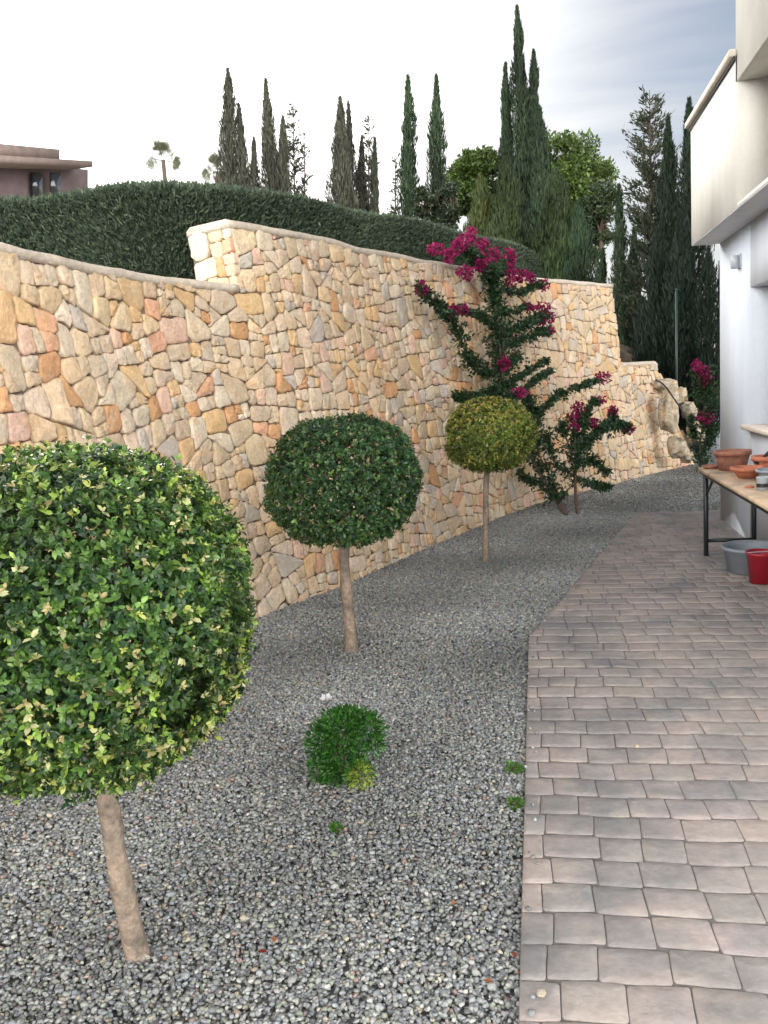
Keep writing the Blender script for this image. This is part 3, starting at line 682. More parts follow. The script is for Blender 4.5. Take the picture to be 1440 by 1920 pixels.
# ------------------------------------------------------------------ cypresses
K1_GLARE = ((.065, .068, .046), (.08, .082, .056), (.05, .054, .038))  # foliage colour greyed and lightened to stand in for glare over these conifers
for a in [
    (427, 132, 440, 21, 62, 'leftmost tall slender cypress rising behind the hedge', dict(col=K1_GLARE, dens=1.0)),
    (460, 195, 478, 21, 62, 'shorter ragged cypress just right of the leftmost tall one', dict(col=K1_GLARE, leaders=2)),
    (513, 150, 526, 21, 74, 'dense column cypress with forked top above the hedge', dict(col=K1_GLARE, leaders=2, dens=1.5)),
    (638, 186, 645, 22, 66, 'dense brown green cypress, left of the middle clump', dict(col=K1_GLARE, dens=1.1)),
    (665, 192, 674, 23, 58, 'loose cypress in the centre of the middle clump', dict(col=K1_GLARE, dens=.8, leaders=2)),
    (703, 262, 706, 22, 34, 'small thin cypress at the right of the middle clump', dict(col=K1_GLARE)),
    (765, 145, 768, 22, 50, 'slender cypress standing alone above the hedge, pointed top', dict(dens=.95)),
    (818, 143, 820, 22, 50, 'slender cypress left of the green broadleaf tree', dict(dens=.95)),
    (948, 122, 955, 24, 42, 'slim tall cypress in front of the broadleaf tree', dict(dens=1.4)),
    (984, 12, 998, 24, 66, 'tallest cypress, reaching the top of the picture', dict(dens=1.5, leaders=2)),
    (1012, 205, 1016, 23.5, 56, 'dark cypress hugging the right side of the tallest cypress', dict(dens=1.3)),
    (900, 330, 902, 20, 84, 'olive green column tree behind the bougainvillea top', dict(dens=1.3, col=((.065, .085, .022), (.085, .105, .03), (.045, .06, .022)))),
    (946, 300, 948, 19.5, 84, 'broad dark cypress behind the left end of the flowering branches', dict(dens=1.4, col=((.045, .068, .020), (.035, .052, .02)))),
    (1042, 320, 1046, 20, 100, 'broad dark cypress behind the hedge end', dict(dens=1.6, col=((.042, .068, .022), (.03, .05, .02)))),
    (1084, 390, 1086, 19, 84, 'short dense cypress between hedge end and wall end', dict(dens=1.7, col=((.02, .045, .022), (.03, .05, .02)))),
    (1130, 470, 1132, 18, 34, 'small dark cypress just above the end of the tall wall', dict(dens=1.5)),
    (1161, 350, 1166, 17, 36, 'narrow cypress at the step in the stone wall', dict(dens=1.7, zb=.9)),
    (1188, 430, 1190, 18, 40, 'low dark cypress behind the step in the wall', dict(dens=1.6, zb=.9)),
    (1253, 222, 1258, 16.5, 60, 'dark dense cypress left of the house parapet', dict(dens=1.9, zb=.6, col=((0.011, 0.0231, 0.0121), (0.0165, 0.0303, 0.0143)))),
    (1292, 188, 1296, 16, 66, 'dark cypress half hidden by the house parapet', dict(dens=1.9, zb=.5, col=((0.011, 0.0231, 0.0121), (0.0165, 0.0303, 0.0143)))),
    (1232, 430, 1236, 15.2, 66, 'broad dark cypress behind the lower end of the wall', dict(dens=1.8, zb=.5, col=((0.0066, 0.0154, 0.0099), (0.011, 0.022, 0.0121)))),
    (1275, 400, 1278, 14.8, 66, 'broad dark cypress behind the green post', dict(dens=2.0, zb=.4, col=((0.0066, 0.0154, 0.0099), (0.011, 0.022, 0.0121)))),
    (1328, 470, 1330, 14.5, 56, 'dark cypress seen under the house overhang', dict(dens=1.6, zb=.3, col=((0.0077, 0.0165, 0.011), (0.011, 0.022, 0.0121)))),
    (1362, 440, 1364, 15.5, 56, 'dark cypress against the corner of the white house wall', dict(dens=1.6, zb=.3, col=((0.0077, 0.0165, 0.011), (0.011, 0.022, 0.0121)))),
    (1205, 560, 1207, 16, 46, 'low dark cypress right above the wall step', dict(dens=1.7, zb=.5, col=((0.0066, 0.0154, 0.0099), (0.011, 0.022, 0.0121)))),
]:
    cypress(*a[:6][:2], a[2], a[3], a[4], a[5], **a[6])
airy(550, 182, 556, 22, 52, 'sparse see-through conifer right of the forked cypress', col=K1_GLARE, nb=150, zb=1.9)
airy(571, 238, 573, 22, 42, 'smaller sparse conifer at the right end of the left group', col=K1_GLARE, nb=120, zb=1.9)
airy(692, 206, 690, 23, 50, 'airy conifer with thin top in the middle clump', col=K1_GLARE, nb=120, zb=1.9)
airy(741, 278, 742, 23, 26, 'thin grey conifer left of the lone pointed cypress', col=K1_GLARE, nb=110, zb=1.9)
airy(1218, 168, 1224, 17, 120, 'half bare conifer with visible trunk left of the house', zb=.8, nb=230, up=.7, leafy=1.6)

OAK = ((.075, .125, .025), (.11, .165, .035), (.05, .085, .022))
broadleaf((885, 350), (62, 88), 25, 'light green round tree left of the slim tall cypress', OAK, 14000, group='green broadleaf trees behind the hedge', blobs=44, lo=-1)
broadleaf((1050, 380), (112, 138), 26, 'big green broadleaf tree right of the tallest cypress', OAK, 30000, group='green broadleaf trees behind the hedge', blobs=80, lo=-1)
broadleaf((965, 400), (70, 110), 27, 'darker green broadleaf tree between the tall cypresses', ((.045, .085, .02), (.06, .11, .025)), 16000, group='green broadleaf trees behind the hedge', blobs=44, lo=-1)
broadleaf((1122, 400), (44, 62), 24, 'loose pine tree with sky showing through at its right', ((.035, .06, .025), (.05, .075, .03)), 7000, name='pine_tree', group=None, blobs=40, ll=.10, lo=-1, tk=.6)
broadleaf((795, 380), (24, 46), 21, 'small dark bushy tree at the foot of the lone cypresses', ((.03, .045, .025), (.045, .06, .03)), 2600, name='shrub', blobs=20, ll=.09, lo=-1, tk=.3)
broadleaf((840, 385), (28, 56), 21, 'dark bushy tree between slender cypress and broadleaf tree', ((.03, .045, .025), (.045, .06, .03)), 3600, name='shrub', blobs=24, ll=.09, lo=-1, tk=.3)
# ------------------------------------------------------------------ palms
def palm(x, y, Y, R, label, nf=17):
    c = at(x, y, Y); base = c.copy(); base[2] = 1.8; R = R / F * Y
    t = thing('palm_tree', label, 'tree', tuple(base), 'palms beyond the hedge')
    b = MB(); b.tube([base, (base + c) / 2, c], [.07, .06, .07], 8, noise=.1); b.build('trunk', M['dbark'], t, smooth=True)
    P_ = []; D = []; Nn = []; ln = []
    for k in range(nf):
        a = k * 2.4; el = (-.25, .25, .75, 1.25)[k % 4] + random.uniform(-.1, .1); d = np.array([math.cos(a) * math.cos(el), math.sin(a) * math.cos(el), math.sin(el)])
        h = c + d * R * .40; side = unit(np.cross(d, rng.normal(size=3) * [.6, 1.2, .6] + [0, 1.2 * (-1) ** k, 0])); nn = np.cross(side, d)
        P_.append(c); D.append(d); Nn.append(nn); ln.append(R * .52)
        for th in np.linspace(-1.3, 1.3, 17):
            P_.append(h); D.append(d * math.cos(th) + side * math.sin(th)); Nn.append(nn); ln.append(R * .62 * (1 - .12 * abs(th)))
    ln = np.array(ln); leaves('fronds', np.array(P_), np.array(D), np.array(Nn), ln, ln * .055, pick([(.09, .10, .06), (.12, .13, .07)], [1, 1], len(ln), .2), M['dull'], t, fold=.1)
palm(306, 300, 27, 46, 'small fan palm showing above the left of the hedge')
palm(408, 322, 24, 40, 'low palm fronds left of the leftmost cypress')

# ------------------------------------------------------------------ distant house at far left
Yh = 34
fh = thing('distant_house', 'distant flat roofed house showing above the left of the hedge', 'house', tuple(at(60, 340, Yh)))
def slab(m, p0, p1, p2, p3, Ya, Yb, dep, name):
    """front face through four photo points (left top, right top, right bottom, left bottom), left edge at depth Ya, right edge at Yb"""
    q = [at(*p0, Ya), at(*p1, Yb), at(*p2, Yb), at(*p3, Ya)]; d = q[1] - q[0]; n_ = np.array([-d[1], d[0], 0]); n_ = n_ / np.linalg.norm(n_) * dep
    g = MB(); g.add(q + [p + n_ for p in q], [(3, 2, 1, 0), (4, 5, 6, 7), (0, 1, 5, 4), (1, 2, 6, 5), (2, 3, 7, 6), (3, 0, 4, 7)]); g.build(name, m, fh)
slab(M['hwall'], (-120, 290), (165, 318), (165, 420), (-120, 420), 32, 42, 6, 'wall')
slab(M['tile'], (-120, 258), (112, 280), (112, 299), (-120, 283), 31, 39, 6, 'upper_roof')
slab(M['tile'], (-120, 283.5), (174, 302), (174, 313), (-120, 300), 30, 40.5, 6.5, 'roof')
for x in (22, 62, 96): slab(M['glass'], (x, 322), (x + 18, 323), (x + 18, 372), (x, 372), 36.2 + x * .02, 36.8 + x * .02, .1, 'window')
# ================================================================== house on the right
HX, HY = 1.74, 8.71; UX = 1.49
house = thing('house', 'pale rendered house with overhanging upper storey on the right', 'house', (HX, HY, 0))
YN = 2.2; TH = .3
b = MB()      # lower wall round the window opening
wy0, wy1, wz0, wz1 = 5.9, 7.54, .985, 2.10
b.box((HX, YN, -.1), (HX + TH, wy0, 2.61)); b.box((HX, wy1, -.1), (HX + TH, HY, 2.61)); b.box((HX, wy0, -.1), (HX + TH, wy1, wz0 - .03)); b.box((HX, wy0, wz1), (HX + TH, wy1, 2.61))
b.box((HX + TH, HY - TH, -.1), (7, HY, 2.61)); b.build('lower_wall', M['white'], house)
b = MB(); zT = 3.66; oy0, oy1, oz0, oz1 = 4.4, 6.86, 2.645, 3.48
b.box((UX, oy1, 2.615), (UX + .28, HY, zT)); b.box((UX + .28, HY - .28, 2.615), (7, HY, zT)); b.box((UX, YN, 2.615), (UX + .5, oy0, 6.5)); b.box((UX, oy0, 2.615), (UX + .5, oy1, oz0)); b.box((UX, oy0, oz1), (UX + .5, 6.898, 6.5))
b.box((UX + .5, YN, 2.615), (7, 6.898, 6.5)); b.box((UX + .30, oy0 + .001, oz0 + .001), (UX + .499, oy1 - .001, oz1 - .001)); b.build('upper_wall', M['render'], house)
b = MB(); b.box((UX + .281, YN, 2.63), (7, HY - .281, 2.85)); b.box((UX + .003, YN + .003, 2.608), (HX + TH, HY - .003, 2.6145)); b.build('overhang_slab', M['white'], house)
b = MB(); b.box((UX - .045, 6.902, zT + .002), (UX + .33, HY + .045, zT + .055), .006); b.box((UX + .331, HY - .33, zT + .002), (7, HY + .045, zT + .055), .006); b.build('coping', M['copin'], house)
b = MB(); b.box((UX - .012, 6.902, zT - .03), (UX - .001, HY + .012, zT + .0015)); b.build('drip_edge', M['black'], house)
fr = MB(); x0 = HX + .2
for ya, yb, za, zb in ((wy0, wy0 + .06, wz0, wz1), (wy1 - .06, wy1, wz0, wz1), (wy0 + .06, wy1 - .06, wz0, wz0 + .06), (wy0 + .06, wy1 - .06, wz1 - .06, wz1), (6.69, 6.75, wz0 + .06, wz1 - .06)): fr.box((x0, ya + .001, za + .001), (x0 + .05, yb - .001, zb - .001))
w_ = fr.build('window_frame', M['frame'], house)
pn = MB(); pn.box((x0 + .02, wy0 + .05, wz0 + .05), (x0 + .03, wy1 - .05, wz1 - .05)); pn.build('pane', M['glass'], w_).location = (0, 0, 0)
w_.children[0].parent = w_
b = MB(); b.box((HX - .06, wy0 - .05, wz0 - .029), (HX + .2, wy1 + .05, wz0 + .012), .005); b.build('window_sill', M['sill'], house)
for o in list(house.children):
    for ch in o.children:   # child mesh was built in world space
        ch.location = (-house.location[0], -house.location[1], -house.location[2])
lp = atX(1388, 490, HX); lamp = thing('wall_lamp', 'small grey lamp box fixed to the white house wall', 'lamp', tuple(lp))
b = MB(); b.box((HX - .012, lp[1] - .045, lp[2] - .06), (HX - .0005, lp[1] + .045, lp[2] + .06), .003); b.build('back_plate', M['lamp'], lamp)
b = MB(); b.box((HX - .07, lp[1] - .035, lp[2] - .055), (HX - .0125, lp[1] + .035, lp[2] + .05), .006); b.build('lamp_housing', M['lamp'], lamp)

# ================================================================== table and things on and under it
TZ = .715; TX0, TX1 = 1.235, 1.70; TY1 = 7.03; TY0 = 4.45
tb = thing('folding_table', 'wooden folding trestle table with black metal legs beside the white house', 'table', (TX0, TY1, 0))
b = MB()
b.box((TX0, TY0, TZ - .026), (TX0 + .232, TY1, TZ), .003); b.box((TX0 + .234, TY0, TZ - .026), (TX1, TY1, TZ), .003); b.build('tabletop', M['wood'], tb)
b = MB(); b.box((TX0 + .02, TY0 + .02, TZ - .055), (TX0 + .035, TY1 - .02, TZ - .0265)); b.box((TX1 - .035, TY0 + .02, TZ - .055), (TX1 - .02, TY1 - .02, TZ - .0265))
b.box((TX0 + .036, TY1 - .05, TZ - .055), (TX1 - .036, TY1 - .02, TZ - .0265)); b.build('apron_rail', M['steel'], tb)
for yl in (7.0, 4.85):
    for xl in (TX0 + .055, TX1 - .055):
        b = MB(); b.box((xl - .016, yl - .016, .012), (xl + .016, yl + .016, TZ - .056), .003); b.build('leg', M['steel'], tb)
    b = MB(); b.box((TX0 + .0715, yl - .011, .125), (TX1 - .0715, yl + .011, .15)); b.build('crossbar', M['steel'], tb)
    b = MB(); s__ = -1 if yl > 6 else 1; b.tube([(TX0 + .056, yl + s__ * .02, .50), (TX0 + .056, yl + s__ * .33, TZ - .03)], .009, 6); b.build('brace', M['steel'], tb); b = MB(); b.tube([(TX1 - .056, yl + s__ * .02, .50), (TX1 - .056, yl + s__ * .33, TZ - .03)], .009, 6); b.build('brace', M['steel'], tb)
def pot(name, label, c, prof, m, cat, inner=.85, group=None, soil=None):
    t = thing(name, label, cat, c, group); b = MB(); b.lathe(c, prof); b.build('bowl' if 'bowl' in name else 'body', m, t, smooth=True); return t
def onT(x, y): p = atz(x, y, TZ); return (float(p[0]), float(p[1]), TZ + .001)
def profpot(r0, r1, h, rim=.012, t_=.012, rh=.03): return [(0.001, 0), (r0, 0), (r0 + (r1 - r0) * .6, h * .55), (r1, h - rh), (r1 + rim, h - rh), (r1 + rim, h), (r1 - t_, h), (r1 - t_ * 1.5, h - rh), (r0 - t_, .02), (.001, .02)]
c = onT(1350, 879); print('pot', c)
pot('terracotta_pot', 'large brown terracotta pot at the far end of the table', (1.44, 6.78, TZ + .001), profpot(.095, .125, .145, .010), M['terra2'], 'pot')
pot('terracotta_bowl', 'low orange terracotta bowl in front of the large pot', (1.43, 6.27, TZ + .001), profpot(.06, .105, .075, .008, .010, .022), M['terra'], 'bowl')
pot('terracotta_saucer', 'small dark red saucer at the far corner of the table', (1.315, 6.93, TZ + .001), [(.001, 0), (.05, 0), (.062, .018), (.062, .024), (.056, .024), (.046, .008), (.001, .008)], M['terra2'], 'saucer')
pot('terracotta_planter', 'orange terracotta planter against the house side of the table', (1.60, 6.42, TZ + .001), profpot(.07, .10, .13, .010), M['terra'], 'pot')
pot('grey_basin', 'grey plastic basin on the table right of the terracotta bowl', (1.545, 6.06, TZ + .001), profpot(.07, .10, .075, .012, .008, .015), M['grey'], 'basin')
c = onT(1424, 936)
t = thing('tin_can', 'small grey tin can near the front edge of the table', 'can', (1.37, 5.62, TZ + .001))
b = MB(); b.lathe((1.37, 5.62, TZ + .001), [(.001, 0), (.034, 0), (.034, .075), (.036, .078), (.036, .082), (.031, .082), (.031, .01), (.001, .01)]); b.build('body', M['lamp'], t, smooth=False)
b = MB(); b.lathe((1.37, 5.62, TZ + .020), [(.0346, 0), (.0349, .012), (.0346, .024)]); b.build('dark_band', M['black'], t)
t = thing('orange_lid', 'small orange red lid lying at the table edge', 'lid', (1.325, 5.75, TZ + .001)); b = MB(); b.lathe((1.325, 5.75, TZ + .001), [(.001, 0), (.028, 0), (.03, .006), (.026, .012), (.001, .013)], 16); b.build('disc', M['terra'], t)
# hand tools standing in the planter
t = thing('garden_shears', 'black long handled shears leaning over the planter on the table', 'shears', (1.50, 6.42, TZ + .1))
b = MB(); b.tube([(1.515, 6.38, TZ + .085), (1.535, 6.37, TZ + .12)], [.022, .018], 8); b.build('pivot_head', M['black'], t)
for dx in (0, .035):
    b = MB(); b.tube([(1.53, 6.37, TZ + .10), (1.60 + dx, 6.30, TZ + .20), (1.66 + dx, 6.25, TZ + .265 - dx * 1.2)], [.006, .006, .008], 6); b.build('handle', M['stick'], t)
# tub and bucket
gt = thing('grey_tub', 'wide shallow grey tub on the paving under the table', 'tub', (1.50, 6.42, .02))
b = MB(); b.lathe((1.50, 6.42, .022), [(.001, 0), (.165, 0), (.195, .16), (.215, .165), (.215, .185), (.19, .185), (.183, .16), (.155, .015), (.001, .015)], 36); b.build('body', M['grey'], gt, smooth=False)
rb = thing('red_bucket', 'bright red plastic bucket in front of the grey tub', 'bucket', (1.475, 6.07, .02))
b = MB(); b.lathe((1.475, 6.07, .022), [(.001, 0), (.075, 0), (.092, .19), (.102, .195), (.102, .212), (.09, .212), (.086, .19), (.07, .012), (.001, .012)], 32); b.build('body', M['red'], rb, smooth=True)
b = MB(); a = np.linspace(0, math.pi, 14); b.tube(np.column_stack([1.475 + .1 * np.cos(a), 6.07 - .09 * np.sin(a), .225 + .025 * np.sin(a)]), .003, 5); b.build('handle', M['lamp'], rb)

# ================================================================== bougainvilleas
DG = [(.026, .065, .026), (.038, .085, .03), (.018, .048, .024), (.06, .11, .035)]
MAG = [(.26, .014, .085), (.34, .022, .12), (.20, .010, .07), (.40, .04, .14)]
def boug(name, label, base, strands, blooms, posf, group=None, fl=1.0, ln0=.042, density=1.0):
    t = thing(name, label, 'climber', tuple(base), group)
    st = MB(); P_ = []; D = []
    for pts, thick, leafr, lf in strands:
        q = smoothpath([posf(x, y, d) for x, y, d in pts], 8); n = len(q)
        st.tube(q, np.linspace(thick, thick * .45, n), 6, noise=.08)
        L_ = np.hypot(*np.diff(q[:, :2], axis=0).T).sum() + abs(np.diff(q[:, 2])).sum() * .6
        if lf:
            m_ = int(L_ * 900 * lf * density); k = rng.uniform(lf_start(pts), n - 1.01, m_); i = k.astype(int); f = (k - i)[:, None]
            # short side shoots of uneven length carry the leaves
            nt_ = max(6, m_ // 9); kt = rng.uniform(0, n - 1.01, nt_); it = kt.astype(int); ft_ = (kt - it)[:, None]
            o_ = q[it] * (1 - ft_) + q[it + 1] * ft_; tg = unit(q[np.minimum(it + 1, n - 1)] - q[it])
            dr = unit(rand_unit(nt_) + tg * .7 + [0, 0, .15]); ls = leafr * rng.uniform(.25, 1.0, nt_) ** 1.2 * 1.75 * (1.1 - .45 * kt / n) * (1 + .35 * np.sin(kt * 1.9 + leafr * 90))
            j = rng.integers(0, nt_, m_); u = rng.random((m_, 1)) ** .8
            P_.append(o_[j] + dr[j] * ls[j][:, None] * u + rng.normal(0, .012, (m_, 3))); D.append(unit(dr[j] + rng.normal(0, .6, (m_, 3))))
    st.build('stems', M['dbark'], t, smooth=True)
    P_ = np.concatenate(P_); D = np.concatenate(D); n = len(P_); ln = ln0 * rng.uniform(.6, 1.25, n)
    leaves('foliage', P_, D, unit(rand_unit(n) + [0, 0, .8]), ln, ln * .6, pick(DG, [4, 4, 3, 1], n, .2), M['leaf'], t)
    P_ = []; D = []
    for x, y, rx, ry, d in blooms:
        c = posf(x, y, d); dist = (c - [0, 0, H]) @ FW; rx, ry = rx / F * dist, ry / F * dist; m_ = int(60 + rx * ry * 60000 / 3)
        rr = rand_unit(m_) * (rng.random((m_, 1)) ** .4); P_.append(c + rr * np.array([rx, rx, ry]) * 1.1); D.append(unit(rr + rng.normal(0, .5, (m_, 3))))
    P_ = np.concatenate(P_); D = np.concatenate(D); n = len(P_); ln = .034 * rng.uniform(.6, 1.2, n)
    leaves('bracts', P_, D, unit(rand_unit(n) - FW * .4), ln, ln * .85, pick(MAG, [4, 4, 2, 2], n, .2), M['petal'], t, fold=.3)
    return t
def lf_start(pts): return 0
def onwall(x, y, d): return wall_hit(x, y, d)[0]
B0 = atz(1066, 966)
def pw(x, y, d):
    # d<=1: proud of the wall face; d>1: blend towards the root (d-1 = share of the way to the wall)
    if d >= 1: 
        w = wall_hit(x, y, .25)[0]; Yr = B0[1] + (w[1] - B0[1]) * (d - 1); return at(x, y, Yr)
    return wall_hit(x, y, d)[0]
lean = [(1062, 966, 1), (1045, 940, 1.15), (1020, 900, 1.4), (998, 860, 1.6), (975, 810, 1.8)]
boug('bougainvillea', 'tall magenta bougainvillea climbing over the top of the stone wall', B0, [
    (lean + [(955, 760, .3), (942, 700, .25), (935, 640, .22), (930, 580, .22), (926, 530, .22), (905, 490, .25), (880, 460, .3)], .028, 0, 0),
    ([(960, 770, .35), (945, 720, .25), (938, 680, .22), (934, 630, .22), (930, 580, .22), (927, 540, .22), (920, 505, .25)], 0.02, 0.125, 3.2),
    ([(926, 540, .2), (905, 505, .22), (885, 480, .25), (862, 465, .25)], 0.012, 0.1152, 1.4),
    ([(930, 520, .2), (945, 495, .22), (955, 478, .2)], 0.01, 0.0936, 1.4),
    ([(920, 705, .2), (895, 690, .2), (875, 665, .2), (860, 625, .2), (838, 590, .2), (812, 562, .2), (790, 544, .22)], 0.012, 0.068, 1.445),
    ([(930, 620, .2), (905, 595, .2), (878, 584, .2), (850, 580, .2)], 0.009, 0.036, 0.85),
    ([(938, 545, .2), (975, 548, .2), (1000, 536, .22), (1018, 534, .25)], 0.008, 0.036, 0.85),
    ([(938, 585, .2), (968, 583, .2), (990, 574, .25)], 0.007, 0.036, 0.85),
    ([(942, 625, .2), (980, 612, .25), (1005, 598, .3), (1020, 596, .3)], 0.008, 0.08, 1.53),
    ([(945, 648, .2), (985, 635, .25), (1012, 624, .3), (1028, 620, .3)], 0.008, 0.056, 1.275),
    ([(955, 725, .3), (975, 705, .3), (1003, 688, .3), (1026, 676, .3)], 0.007, 0.032, 0.85),
    ([(965, 745, .3), (1000, 715, .3), (1035, 694, .3)], 0.007, 0.028, 0.85),
    ([(950, 690, .3), (975, 665, .3)], 0.008, 0.056, 0.85),
    ([(945, 730, .3), (915, 738, .3), (885, 745, .3), (856, 746, .3)], 0.01, 0.048, 1.36),
    (lean[1:], 0.016, 0.0936, 0.84),
    ([(1000, 870, 1.6), (985, 830, 1.8), (990, 800, 1.8), (1010, 770, 1.9)], 0.012, 0.1152, 1.12),
    ([(1010, 800, 1.8), (1000, 770, 1.9), (985, 745, .4)], 0.012, 0.0936, 1.12),
    ([(1000, 790, 1.8), (1030, 755, 1.9), (1060, 735, .4), (1095, 722, .45), (1122, 712, .5)], 0.01, 0.032, 1.02),
    ([(1045, 935, 1.2), (1020, 915, 1.4), (995, 905, 1.6), (975, 885, 1.8)], 0.01, 0.064, 0.935),
    ([(1050, 945, 1.1), (1035, 900, 1.3), (1010, 850, 1.5), (1005, 815, 1.7)], 0.012, 0.0864, 0.84),
], [(818, 467, 15, 8, .25), (843, 480, 9, 10, .25), (872, 451, 15, 10, .3), (884, 436, 8, 9, .3), (904, 458, 11, 9, .3), (907, 482, 12, 14, .3), (926, 477, 10, 12, .3), (872, 512, 14, 12, .3), (898, 496, 10, 10, .3), (860, 462, 14, 10, .3),
    (955, 482, 10, 16, .28), (955, 516, 12, 20, .28), (978, 518, 16, 9, .25), (996, 521, 8, 6, .25), (1018, 535, 11, 9, .25), (790, 541, 9, 13, .22), (850, 582, 12, 10, .22), (868, 581, 7, 8, .22),
    (989, 575, 10, 8, .25), (1016, 579, 14, 10, .3), (1030, 594, 10, 9, .3), (1014, 600, 10, 9, .3), (1028, 621, 12, 6, .3), (945, 682, 9, 11, .3), (968, 738, 20, 9, .35), (1131, 709, 14, 9, .5)], pw)
B1 = atz(1084, 964)
def pw2(x, y, d):
    w = wall_hit(x, y, .2)[0]; return at(x, y, B1[1] + (w[1] - B1[1]) * d)
boug('bougainvillea', 'low bushy bougainvillea with upright stem in front of the wall', B1, [
    ([(1083, 966, 0), (1080, 930, .1), (1078, 895, .15), (1080, 860, .2), (1078, 820, .25)], .022, 0, 0),
    ([(1079, 890, .15), (1080, 850, .2), (1078, 810, .3), (1085, 785, .35)], 0.01, 0.1224, 1.54),
    ([(1080, 860, .2), (1060, 820, .3), (1055, 800, .3)], 0.01, 0.1224, 1.12),
    ([(1078, 895, .15), (1045, 870, .2), (1030, 840, .25), (1025, 815, .25)], 0.01, 0.1152, 1.26),
    ([(1080, 850, .2), (1115, 815, .35), (1150, 797, .45), (1180, 803, .5)], 0.01, 0.068, 2.04),
    ([(1130, 805, .4), (1145, 790, .45), (1150, 775, .45)], 0.007, 0.048, 1.275),
    ([(1080, 830, .25), (1100, 790, .3), (1105, 762, .35), (1122, 751, .4)], 0.008, 0.044, 1.105),
    ([(1079, 900, .15), (1105, 905, .2), (1125, 913, .2), (1142, 912, .2)], 0.007, 0.04, 1.36),
    ([(1080, 875, .2), (1105, 862, .3), (1122, 872, .3), (1138, 886, .3)], 0.007, 0.056, 1.53),
    ([(1080, 900, .1), (1060, 925, .1), (1050, 940, .1)], 0.008, 0.024, 0.34),
], [(1085, 768, 12, 14, .35), (1074, 783, 9, 10, .35), (1121, 751, 13, 8, .4), (1149, 771, 8, 8, .45), (1178, 804, 10, 9, .5), (1110, 793, 12, 7, .4), (1077, 800, 9, 7, .3)], pw2)
Y3 = 11.2
B2 = at(1312, 862, Y3); B2[2] = 0
boug('bougainvillea', 'small bougainvillea at the corner of the white house', B2, [
    ([(1314, 885, 0), (1312, 840, 0), (1318, 790, 0), (1322, 740, 0), (1316, 695, 0)], .014, .06, .8),
    ([(1312, 850, 0), (1300, 810, .1), (1293, 785, 0)], .008, .07, 1.1), ([(1312, 860, 0), (1330, 825, .1), (1343, 800, 0)], .008, .08, 1.2),
    ([(1318, 790, 0), (1335, 770, 0), (1345, 745, 0)], .007, .08, 1.2), ([(1320, 760, 0), (1308, 730, 0), (1300, 700, 0)], .007, .09, 1.6), ([(1322, 745, 0), (1330, 715, 0), (1335, 690, 0)], .007, .10, 1.6),
], [(1306, 690, 8, 14, 0), (1320, 700, 12, 14, 0), (1316, 716, 8, 8, 0), (1330, 712, 6, 16, 0), (1323, 783, 15, 10, 0)], lambda x, y, d: at(x, y, Y3 + d), density=1.1)

# ================================================================== rocks at the low end of the wall
def rock(c, r, label, seed, m='rock', nseg=3, sub=None):
    import bmesh
    bm = bmesh.new(); bmesh.ops.create_icosphere(bm, subdivisions=4, radius=1)
    V = np.array([v.co[:] for v in bm.verts]); n = vnoise(V, 1.6, seed) * .24 + np.abs(vnoise(V, 3.5, seed + 1)) * -.30 - np.abs(vnoise(V, 9, seed + 2)) * .14 + rng.normal(0, .02, len(V)) + .12
    V = V * (1 + n)[:, None]; V = np.sign(V) * np.abs(V) ** .82; V = V * r + c
    Fc = np.array([[v.index for v in f.verts] for f in bm.faces]); bm.free()
    o = npmesh('boulder', V, [Fc], M[m], None, smooth=False); return tag(o, label, 'rock', 'boulders at the low end of the wall')
rk = [((1246, 722), 13.3, (.17, .16, .10), 'flat pale boulder topping the rubble beside the low wall end'),
      ((1253, 772), 12.95, (.15, .14, .34), 'tall upright grey streaked boulder at the wall end'),
      ((1268, 838), 12.9, (.14, .12, .20), 'brown boulder leaning at the foot of the rubble slope'),
      ((1290, 858), 13.0, (.10, .1, .09), 'last little boulder before the white house'),
      ((1276, 742), 14.2, (.12, .16, .15), 'square ochre block behind the black hose'),
      ((1292, 770), 14.0, (.13, .16, .14), 'brown boulder behind the black hose'),
      ((1302, 812), 13.8, (.14, .16, .16), 'low cream boulder beneath the small bougainvillea')]
for k, (p, Y, r, lab) in enumerate(rk): rock(at(p[0], p[1], Y), np.array(r), lab, 50 + 3 * k)
t = thing('garden_hose', 'thin black hose running down over the rubble', 'hose', tuple(at(1310, 868, 12.2)))
b = MB(); b.tube(smoothpath([at(1229, 712, 12.8), at(1245, 722, 12.75), at(1262, 745, 12.6), at(1280, 772, 12.55), at(1295, 805, 12.5), at(1306, 840, 12.4), at(1318, 872, 12.3)], 5), .011, 6); b.build('tube', M['black'], t, smooth=True)
t = thing('fence_post', 'thin dark green metal post among the dark cypresses', 'post', tuple(at(1268, 740, 14.2)))
b = MB(); p = at(1268, 738, 14.2); q = at(1268, 545, 14.2); p[2] = .2; b.tube([p, q], .018, 8); b.build('shaft', M['post'], t, smooth=True)
b = MB(); b.tube([q, q + [0, 0, .03]], [.022, .018], 8); b.build('post_cap', M['post'], t)
p0 = at(1296, 778, 14.6); p1 = at(1420, 778, 14.6)
t = thing('white_garden_wall', 'low white rendered wall beyond the house corner', 'wall', (float(p0[0]), 14.6, 0))
b = MB(); b.box((p0[0], 14.6, -.05), (p1[0], 14.8, p0[2])); b.build('panel', M['white'], t)

